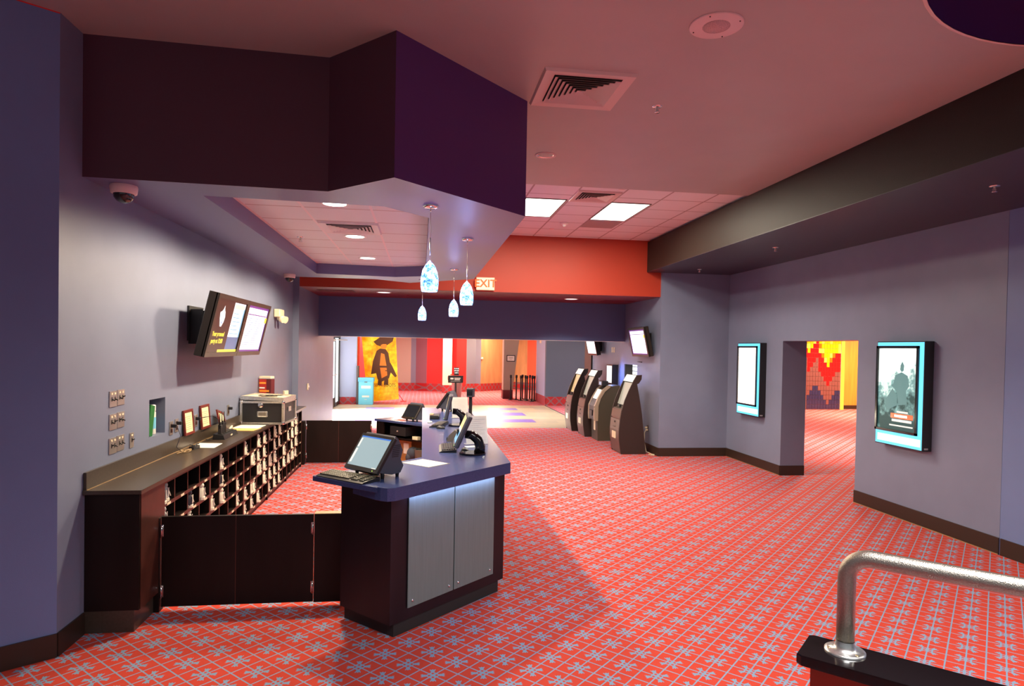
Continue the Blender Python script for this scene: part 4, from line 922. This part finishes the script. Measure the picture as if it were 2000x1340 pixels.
wall_screen('wall_screen', 'wide wall screen showing a white list with purple borders', (-2.0, 7.80, 1.862), .985, .615, 13, 1, -2.26, c_list, G)
G2 = 'screens above the ticket kiosks'
t_, *_ = wall_screen('wall_screen', 'wall screen with white list above the nearest ticket kiosk', (4.29, 12.32, 1.875), .98, .585, 12, -1, 4.44, c_list, G2)
wires(12, (.0, .0), (.05, .25), -.12, .006, 21).build('cable_loop', 'black_plastic', t_)
t_.children if False else None
wall_screen('wall_screen', 'small looking far wall screen half hidden by the blue header', (4.25, 15.82, 1.853), .90, .56, 12, -1, 4.44, lambda r: (r('screen_white', 0, 1, 0, 1), [r('screen_line', .05, .9, .1 + k * .1, .12 + k * .1, 2) for k in range(8)]), G2)
t = thing('switch_plate', 'pair of cream switch plates on the kiosk wall between the screens', 'light switch', (4.439, 14.65, 2.0)); MB().box(-.006, 0, -.12, -.03, -.06, .06).box(-.006, 0, .03, .12, -.06, .06).build('plate', 'cream', t); MB().box(-.012, -.006, -.09, -.06, -.02, .02).box(-.012, -.006, .06, .09, -.02, .02).build('toggle', 'white_plastic', t)
# ticket window in the kiosk wall
wn = struct('window_1', MB().box(4.62, 4.66, 12.93, 13.79, 1.2, 1.69), 'screen_white')
wb = MB()
for k in range(5): wb.box(4.60, 4.62, 12.93, 13.79, 1.25 + k * .095, 1.262 + k * .095)
wb.build('blind_slats', 'grey_plastic', wn); MB().box(4.45, 4.66, 13.76, 13.79, 1.2, 1.69).build('window_frame', 'bezel_brown', wn)
# lit display case projecting above the cash machine
t = thing('lit_wall_display', 'tall narrow lit display box on the wall above the cash machine', 'display', (4.44, 14.25, 1.22)); MB().box(-.14, 0, -.01, .45, -.02, .44, .004).ext([(-.14, -.02), (-.22, -.14), (0, -.14), (0, -.02)], -.01, .45).build('housing', 'bezel_brown', t); MB().box(-.143, -.14, .03, .42, .02, .41).build('lit_panel', 'light_strip', t)
lamp('display_glow', 'AREA', (4.22, 14.02, 1.45), 3, (.25, .35, 1), (4.44, 13.85, 1.40), .15, .4)

# ------------------------------------------------------------------ ticket kiosks
emis('kiosk_screen', (.62, .56, .42), .55); emis('kiosk_screen_warm', (.95, .62, .28), .6)
prof = [(0, 0), (-.045, .29), (-.047, .45), (-.030, .66), (.005, .86), (.055, 1.04), (.13, 1.22), (.22, 1.41), (.285, 1.52), (.385, 1.527), (.378, 1.44), (.325, 1.36), (.292, 1.35), (.335, 1.14), (.40, .78), (.497, 0)]
front = prof[:9]
def kiosk(loc, W, lb, side='plum_kiosk', s=1.0):
    t = thing('ticket_kiosk', lb, 'kiosk', loc, 0, 'curved ticket kiosks')
    b = MB(); bo = b.mat(side).ext(prof, 0, .025).ext(prof, W - .025, W).build('side_shell', side, t)
    inn = [(x + .012, z) for x, z in front[:5]] + [(.075, .87)] + [(.115, .90), (.30, 1.35)] + [(.30, 1.50), (.375, 1.515), (.37, 1.44), (.315, 1.36), (.285, 1.34), (.33, 1.14), (.39, .78), (.487, 0)]
    MB().mat('kiosk_face').ext(inn, .025, W - .025).build('core', 'kiosk_face', t)
    def slab(name, z0, z1, m, par=t, off=.004, y0=.03, y1=W - .03, th=.01):
        def X(z):
            for (xa, za), (xb, zb) in zip(front[:-1], front[1:]):
                if za <= z <= zb: return xa + (xb - xa) * (z - za) / (zb - za)
            return front[-1][0]
        n_ = 6; pr = [(X(z0 + (z1 - z0) * k / n_) - off, z0 + (z1 - z0) * k / n_) for k in range(n_ + 1)]
        pr2 = pr + [(x + th + off, z) for x, z in pr[::-1]]; return MB().ext(pr2, y0, y1).build(name, m, par)
    d_ = slab('front_door', .03, .66, 'kiosk_face', t, .002); MB().cyl((-.052, W * .5, .60), (-.036, W * .5, .60), .02).build('lock', 'ink', d_)
    MB().box(-.056, -.04, W * .42, W * .60, .50, .515).build('slot', 'ink', d_); MB().box(-.058, -.046, W * .35, W * .70, .28, .41).build('notice', 'cream', d_)
    slab('card_panel', .68, .84, 'kiosk_face', t, .004)
    T_ = [(.068, .90), (.078, .896), (.232, 1.235), (.222, 1.24)]
    MB().ext([(.10, .93), (.235, 1.36), (.225, 1.365), (.09, .935)], .05, W - .05).build('touch_screen', 'kiosk_screen' if side == 'plum_kiosk' else 'kiosk_screen_warm', t)
    slab('lit_header', 1.385, 1.515, 'screen_cream', t, .004)
    MB().box(.05, .09, W * .55, W * .7, .885, .93).build('card_reader', 'black_plastic', t)
    return t
kiosk((3.79, 11.87, 0), .62, 'plum brown curved ticket kiosk nearest the camera')
kiosk((3.70, 14.30, 0), .60, 'dark curved ticket kiosk just behind the cash machine', 'plum_kiosk')
kiosk((3.63, 15.30, 0), .60, 'dark curved ticket kiosk farthest from the camera', 'dark_kiosk')
t = thing('cash_machine', 'beige and bronze cash machine between the ticket kiosks', 'cash machine', (3.82, 13.64, 0))
MB().ext([(0, 0), (-.015, .43), (-.015, .78), (.04, .97), (.13, 1.12), (.25, 1.20), (.48, 1.22), (.49, 0)], 0, .50).build('cabinet', 'atm_body', t)
tr_ = [(-.085, .44), (-.095, .56), (-.088, .76), (-.01, .94), (.10, 1.125), (.20, 1.215), (.28, 1.225), (.25, 1.17), (.14, 1.08), (.05, .93), (0, .77), (-.005, .44)]
MB().ext(tr_, -.02, .05).ext(tr_, .45, .52).build('curved_trim', 'atm_trim', t)
MB().ext([(-.08, .46), (-.085, .76), (.0, .93), (.02, .90), (0, .46)], .05, .45).build('fascia', 'grey_plastic', t); MB().box(-.11, -.08, .12, .36, .54, .66, .006).build('cash_slot', 'black_plastic', t)
MB().ext([(-.02, .92), (.09, 1.12), (.10, 1.11), (0, .90)], .10, .40).build('keypad_screen', 'screen_cream', t); MB().box(.10, .24, .08, .42, 1.2, 1.31, .01).build('top_display', 'black_plastic', t)
MB().box(.095, .1, .15, .32, 1.22, 1.29).build('top_label', 'screen_line', t); MB().box(-.02, -.015, .15, .28, .22, .42).build('notice', 'cream', t); MB().box(-.096, -.086, -.021, .08, .74, .755).build('seam', 'atm_body', t)
t = thing('wall_outlet', 'outlet with cream plugs low on the wall beside the nearest kiosk', 'outlet', (4.438, 12.22, .46)); MB().box(-.006, 0, -.04, .04, -.06, .06).build('plate', 'lit_brown', t); MB().box(-.05, -.006, .0, .03, 0, .03).box(-.05, -.006, -.03, -.005, -.045, -.015).build('plug', 'cream', t)
tag(MB().tube([(4.40, 12.2, .44), (4.35, 12.15, .38), (4.33, 12.1, .2), (4.34, 12.0, .03), (4.38, 11.85, .012), (4.44 - .03, 11.75, .012), (4.38, 11.68, .012), (4.30, 11.76, .012)], .008, 8).build('extension_lead', 'cream_cord'), 'cream cord looping from the low outlet onto the carpet', 'cable')

# ------------------------------------------------------------------ poster light boxes
def lightbox(y0, art, lb, big):
    t = thing('poster_case', lb, 'poster case', (5.8, y0 + .389, .895), 0, 'lit movie poster cases'); w, h, dp = .389, 1.27, .12
    MB().box(-dp, -.001, -w, w, 0, h, .004).build('case', 'black_plastic', t)
    f = MB()
    for q in ((-w + .012, w - .012, h - .055, h - .012), (-w + .012, w - .012, .012, .17), (-w + .012, -w + .075, .17, h - .055), ): f.box(-dp - .003, -dp, *q)
    f.build('lit_border', 'light_cyan', t)
    g = MB()
    y_0, y_1, z0, z1 = -w + .075, w - .012, .17, h - .055
    for q in ((y_0, y_1, z0, z0 + .03), (y_0, y_1, z1 - .03, z1), (y_0, y_0 + .03, z0, z1), (y_1 - .03, y_1, z0, z1)): g.box(-dp - .022, -dp, *q)
    g.build('poster_frame', 'black_gloss', t)
    p = MB().box(-dp - .004, -dp, y_0 + .03, y_1 - .03, z0 + .03, z1 - .03).build('poster', art, t)
    MB().box(-dp - .005, -dp - .003, -w + .03, w - .05, .045, .13).build('title_strip', 'light_strip', t)
    if big:
        q = MB(); yc = .03
        q.mat('mist').box(-dp - .0045, -dp - .004, y_0 + .03, y_1 - .03, z1 - .34, z1 - .03) if False else None
        q.mat('art_figure')
        def blob(pts): q._a([(-dp - .0052, -a, b) for a, b in pts], [list(range(len(pts)))])
        blob([(.02, .98), (.05, 1.03), (.08, .98), (.075, .92), (.04, .90), (.015, .93)]); blob([(-.06, .86), (.04, .90), (.14, .86), (.17, .74), (.12, .68), (.14, .52), (.0, .50), (-.03, .66), (-.10, .72)])
        blob([(-.22, .55), (-.10, .70), (-.02, .60), (-.02, .50), (-.20, .42)])
        q.mat('screen_cream'); q.box(-dp - .006, -dp - .0052, -.22, .10, .30, .33).box(-dp - .006, -dp - .0052, -.24, .14, .245, .262).box(-dp - .006, -dp - .0052, -.16, .02, .41, .43)
        q.mat('mos_orange').box(-dp - .0058, -dp - .0052, -.24, .12, .34, .40).mat('art_white').box(-dp - .0062, -dp - .0056, -.15, .06, .355, .385)
        q.build('artwork', None, p)
    MB().box(-dp + .02, -.05, -w - .004, -w + .0, .02, .04).build('lock', 'silver', t)
mat('art_figure', (.05, .12, .12), .3, emit=(.10, .20, .20), estr=1); emis('art_white', (1, .98, .9), 1)  # first: dark print of the poster figure, glowing with the backlit sheet
lightbox(6.62, 'teal_art', 'lit poster case with teal poster nearest the camera, right of the doorway', True)
lightbox(10.24, 'pale_art', 'lit poster case with washed out pale poster, left of the doorway', False)

# ------------------------------------------------------------------ far hall objects
t = thing('movie_standee', 'tall golden movie standee with dark silhouette by the entrance', 'poster', (-1.42, 23.2, 0), R(-6))
P = MB(); P.T = Matrix.Translation((0, 0, 0)) @ Matrix.Rotation(R(-3), 4, 'X') 
P.ext([(-.50, 0), (.60, .11), (.42, 2.72), (-.80, 2.66)], 0, .04); po = P.build('panel', 'gold_art', t)
S_ = MB(); S_.T = P.T; S_.mat('gold_dark')
def sil(pts): S_._a([(x, -.003, z) for x, z in pts], [list(range(len(pts)))])
sil([(-.40, .98), (-.34, 1.45), (-.22, 1.82), (-.10, 1.90), (.10, 1.88), (.20, 1.74), (.26, 1.42), (.34, 1.30), (.52, .93), (.46, .88), (.30, 1.05), (.24, .84), (-.02, .72), (-.16, .80), (-.22, 1.02)])
sil([(-.34, 2.14), (-.22, 2.02), (0.0, 1.95), (.14, 2.02), (.34, 2.16), (.38, 2.30), (.20, 2.34), (.10, 2.42), (-.08, 2.42), (-.14, 2.28)])
sil([(-.14, .80), (-.16, .60), (-.02, .58), (0, .78)]); sil([(.08, .80), (.06, .62), (.22, .60), (.22, .82)])
S_.mat('gold_mid'); S_._a([(x, -.006, z) for x, z in ((-.06, 1.90), (-.08, 2.02), (.0, 2.06), (.12, 2.06), (.14, 1.96), (.08, 1.88))], [list(range(6))]); S_._a([(x, -.005, z) for x, z in ((-.06, 1.74), (.06, 1.70), (.14, 1.3), (.18, .95), (-.02, .84), (-.10, 1.3))], [list(range(6))])
S_.mat('gold_dark').box(-.16, .24, -.008, -.006, 1.22, 1.29).box(.10, .36, -.009, -.007, 1.10, 1.13)
S_.build('artwork', None, po)
ps = text('PUSS IN BOOTS', .16, 'gold_dark', po, (.03, -.006, .60), FACE_S, 'title_lettering', sx=.82)
MB().tube([(.5, .04, .4), (.72, .35, .02)], .012).box(.62, .82, .3, .4, 0, .02).build('easel_leg', 'cloth_red', t)
t = thing('carton_stand', 'light blue ballot style carton with lid near the entrance', 'carton', (-1.885, 22.3, 0)); MB().box(-.24, .24, -.2, .2, 0, .78, .006).build('body', 'blue_carton', t)
ld = MB().box(-.26, .26, -.22, .22, .78, .91, .006).build('lid', 'blue_carton_lid', t); MB().box(-.05, .05, -.202, -.2, .75, .78).build('slot', 'ink', t); MB().box(-.15, .16, -.203, -.2, .55, .64).box(-.12, .12, -.203, -.2, .25, .31).box(-.04, .04, -.203, -.2, .17, .19).build('label', 'paper', t)
tag(MB().box(-2.21, -2.14, 22.2, 22.5, 0, 1.3, .004).build('folded_board', 'ink'), 'dark folded board standing behind the blue carton', 'board')
t = thing('bag_dispenser', 'steel waste bin with black sign panels in the far hall', 'bin', (1.18, 23.3, 0))
MB().lathe([(.15, .03), (.20, .9), (.21, .95)], (.06, 0, 0), 24).build('bin_body', 'silver', t); MB().box(-.03, .03, -.26, -.22, 0, .95).box(-.15, .12, -.30, -.14, 0, .02).build('sign_post', 'black_plastic', t)
p1 = MB().box(-.27, .27, -.30, -.22, .72, .98, .004).build('sign_panel', 'black_plastic', t); MB().box(-.19, -.08, -.303, -.30, .84, .90).box(-.05, .17, -.303, -.30, .87, .90).box(-.04, .15, -.303, -.30, .82, .85).box(-.18, .16, -.303, -.30, .775, .785).build('printed_lines', 'paper', p1)
p2 = MB().box(-.06, .11, -.29, -.25, .99, 1.27, .004).build('top_sign', 'black_plastic', t)
for s__, z in (('PLEASE', 1.225), ('ORDER', 1.15), ('HERE', 1.075)): text(s__, .055, 'art_white', p2, (.025, -.292, z), FACE_S, bold=.002)
tag(MB().box(1.0, 1.1, 23.2, 23.3, .985, 1.02).box(.90, .94, 23.1, 23.2, .82, .94).build('red_cups', 'orange_plastic'), 'small red items on and beside the steel bin', 'cup')
G = 'black queue posts in the far hall'
st = [(3.379, 24.53), (3.64, 24.55), (3.70, 24.25), (3.92, 25.0), (3.94, 24.5), (4.02, 24.2), (4.234, 24.95), (4.25, 24.6)][:8]
px = ['leftmost of the queue posts, before the slanted column', 'second queue post from the left', 'third queue post from the left, close behind the second', 'fourth queue post from the left, set farther back', 'fifth queue post from the left', 'sixth queue post from the left, nearest the camera in the row', 'seventh queue post from the left, before the coral wall', 'eighth queue post from the left', 'ninth queue post from the left', 'rightmost queue post beside the pale blue wall']
st += [(4.20, 24.0 + .1), (4.36 - .02, 24.35)]
base_p = None
st = [(3.379, 24.53), (3.60, 24.55), (3.72, 24.20), (3.90, 24.95), (3.93, 24.40), (3.95, 24.12), (4.17, 24.8), (4.20, 24.40), (4.22, 24.05), (4.10, 23.85)]
st = sorted(st, key=lambda p: p[0] / p[1])
for (x, y), l in zip(st, px):
    lb = 'black stanchion, ' + l
    if base_p is None:
        base_p = t = thing('queue_stanchion', lb, 'stanchion', (x, y, 0), 0, G)
        MB().lathe([(.10, 0), (.10, .012), (.05, .03), (.02, .04)], seg=24).build('foot', 'black_plastic', t); MB().cyl((0, 0, .03), (0, 0, .86), .028, seg=14).build('post', 'black_plastic', t); MB().cyl((0, 0, .85), (0, 0, .96), .042, seg=16).build('belt_head', 'rubber', t)
    else: dup(base_p, (x, y, 0), 0, lb, G)
t = thing('framed_notice', 'small framed white notice on the slanted grey column', 'picture frame', (3.425, 24.985, 1.595)); MB().box(-.17, .17, -.02, 0, -.125, .125).build('frame', 'black_plastic', t); MB().box(-.14, .14, -.023, -.02, -.095, .095).build('paper', 'paper', t); MB().box(-.09, .09, -.025, -.023, .03, .04).box(-.08, .08, -.025, -.023, .0, .01).box(-.05, .05, -.025, -.023, -.05, -.04).build('printed_lines', 'ink', t)
tag(MB().box(4.292, 4.30, 23.2, 23.5, 2.2, 2.42).build('wall_sign', 'cream'), 'small cream wall device high on the pale blue wall', 'sign')
tag(MB().ball((2.68, 29.18, 1.5), .06).build('door_knob', 'cream'), 'round cream knob on the wood panel in the far hall', 'knob')
# far hall lights
for x, y, e_, c in ((-1, 25.5, 170, NEUT), (3, 26.8, 200, (1, .75, .5)), (1.05, 27.2, 60, NEUT), (6, 19, 120, NEUT), (0, 18.5, 60, NEUT), (3.4, 28.6, 90, (1, .7, .4))):
    lamp('hall_lamp', 'AREA', (x, y, 2.95), e_, c, None, .6)
for x, y, e_, c in ((14, 19.0, 330, (1, .80, .50)), (9, 13, 330, (1, .80, .60)), (16.5, 19.8, 200, (1, .65, .30))):
    lamp('side_room_lamp', 'AREA', (x, y, 2.95), e_, c, None, .8)

# ------------------------------------------------------------------ low wall and handrail at the right
kwp = lambda a, b: (.926 + a * .7071 + b * .7071, 1.465 - a * .7071 + b * .7071)   # a along the wall, b across
t = thing('low_wall', 'red low wall with glossy black cap at the lower right', 'low wall', (0, 0, 0))
L = 1.9; MB().prism([kwp(.03, .02), kwp(L, .02), kwp(L, .123), kwp(.03, .123)], 0, 1.232).build('wall_body', 'red_paint', t)
MB().prism([kwp(0, .008), kwp(.012, 0), kwp(L, 0), kwp(L, .143), kwp(.012, .143), kwp(0, .135)], 1.230, 1.256, .004).build('cap', 'black_gloss', t)
t = thing('handrail', 'brushed metal tube handrail bolted on the black cap', 'handrail', (0, 0, 0))
bx, by = kwp(.094, .092); r_ = .021; pts_ = [(bx, by, 1.256), (bx, by, 1.42)]; RR = .055; top = 1.499
for k in range(0, 13): a = math.pi / 2 * k / 12; off = RR * (1 - math.cos(a)); pts_.append((bx + off * .7071, by - off * .7071, top - RR + RR * math.sin(a)))
pts_.append((bx + 1.25, by - 1.25, top)); MB().tube(pts_, r_, 28).build('rail_tube', 'satin_steel', t)
MB().lathe([(.047, 1.256), (.047, 1.260), (.040, 1.262), (.027, 1.264), (.0225, 1.275), (.0215, 1.285)], (bx, by, 0), 36, cap=False).build('base_flange', 'galvanized', t)
for k in range(3): a = R(40 + 120 * k); MB().ball((bx + .037 * math.cos(a), by + .037 * math.sin(a), 1.262), .0045, .0045, .002, 10, 6).build('screw', 'brass', t)
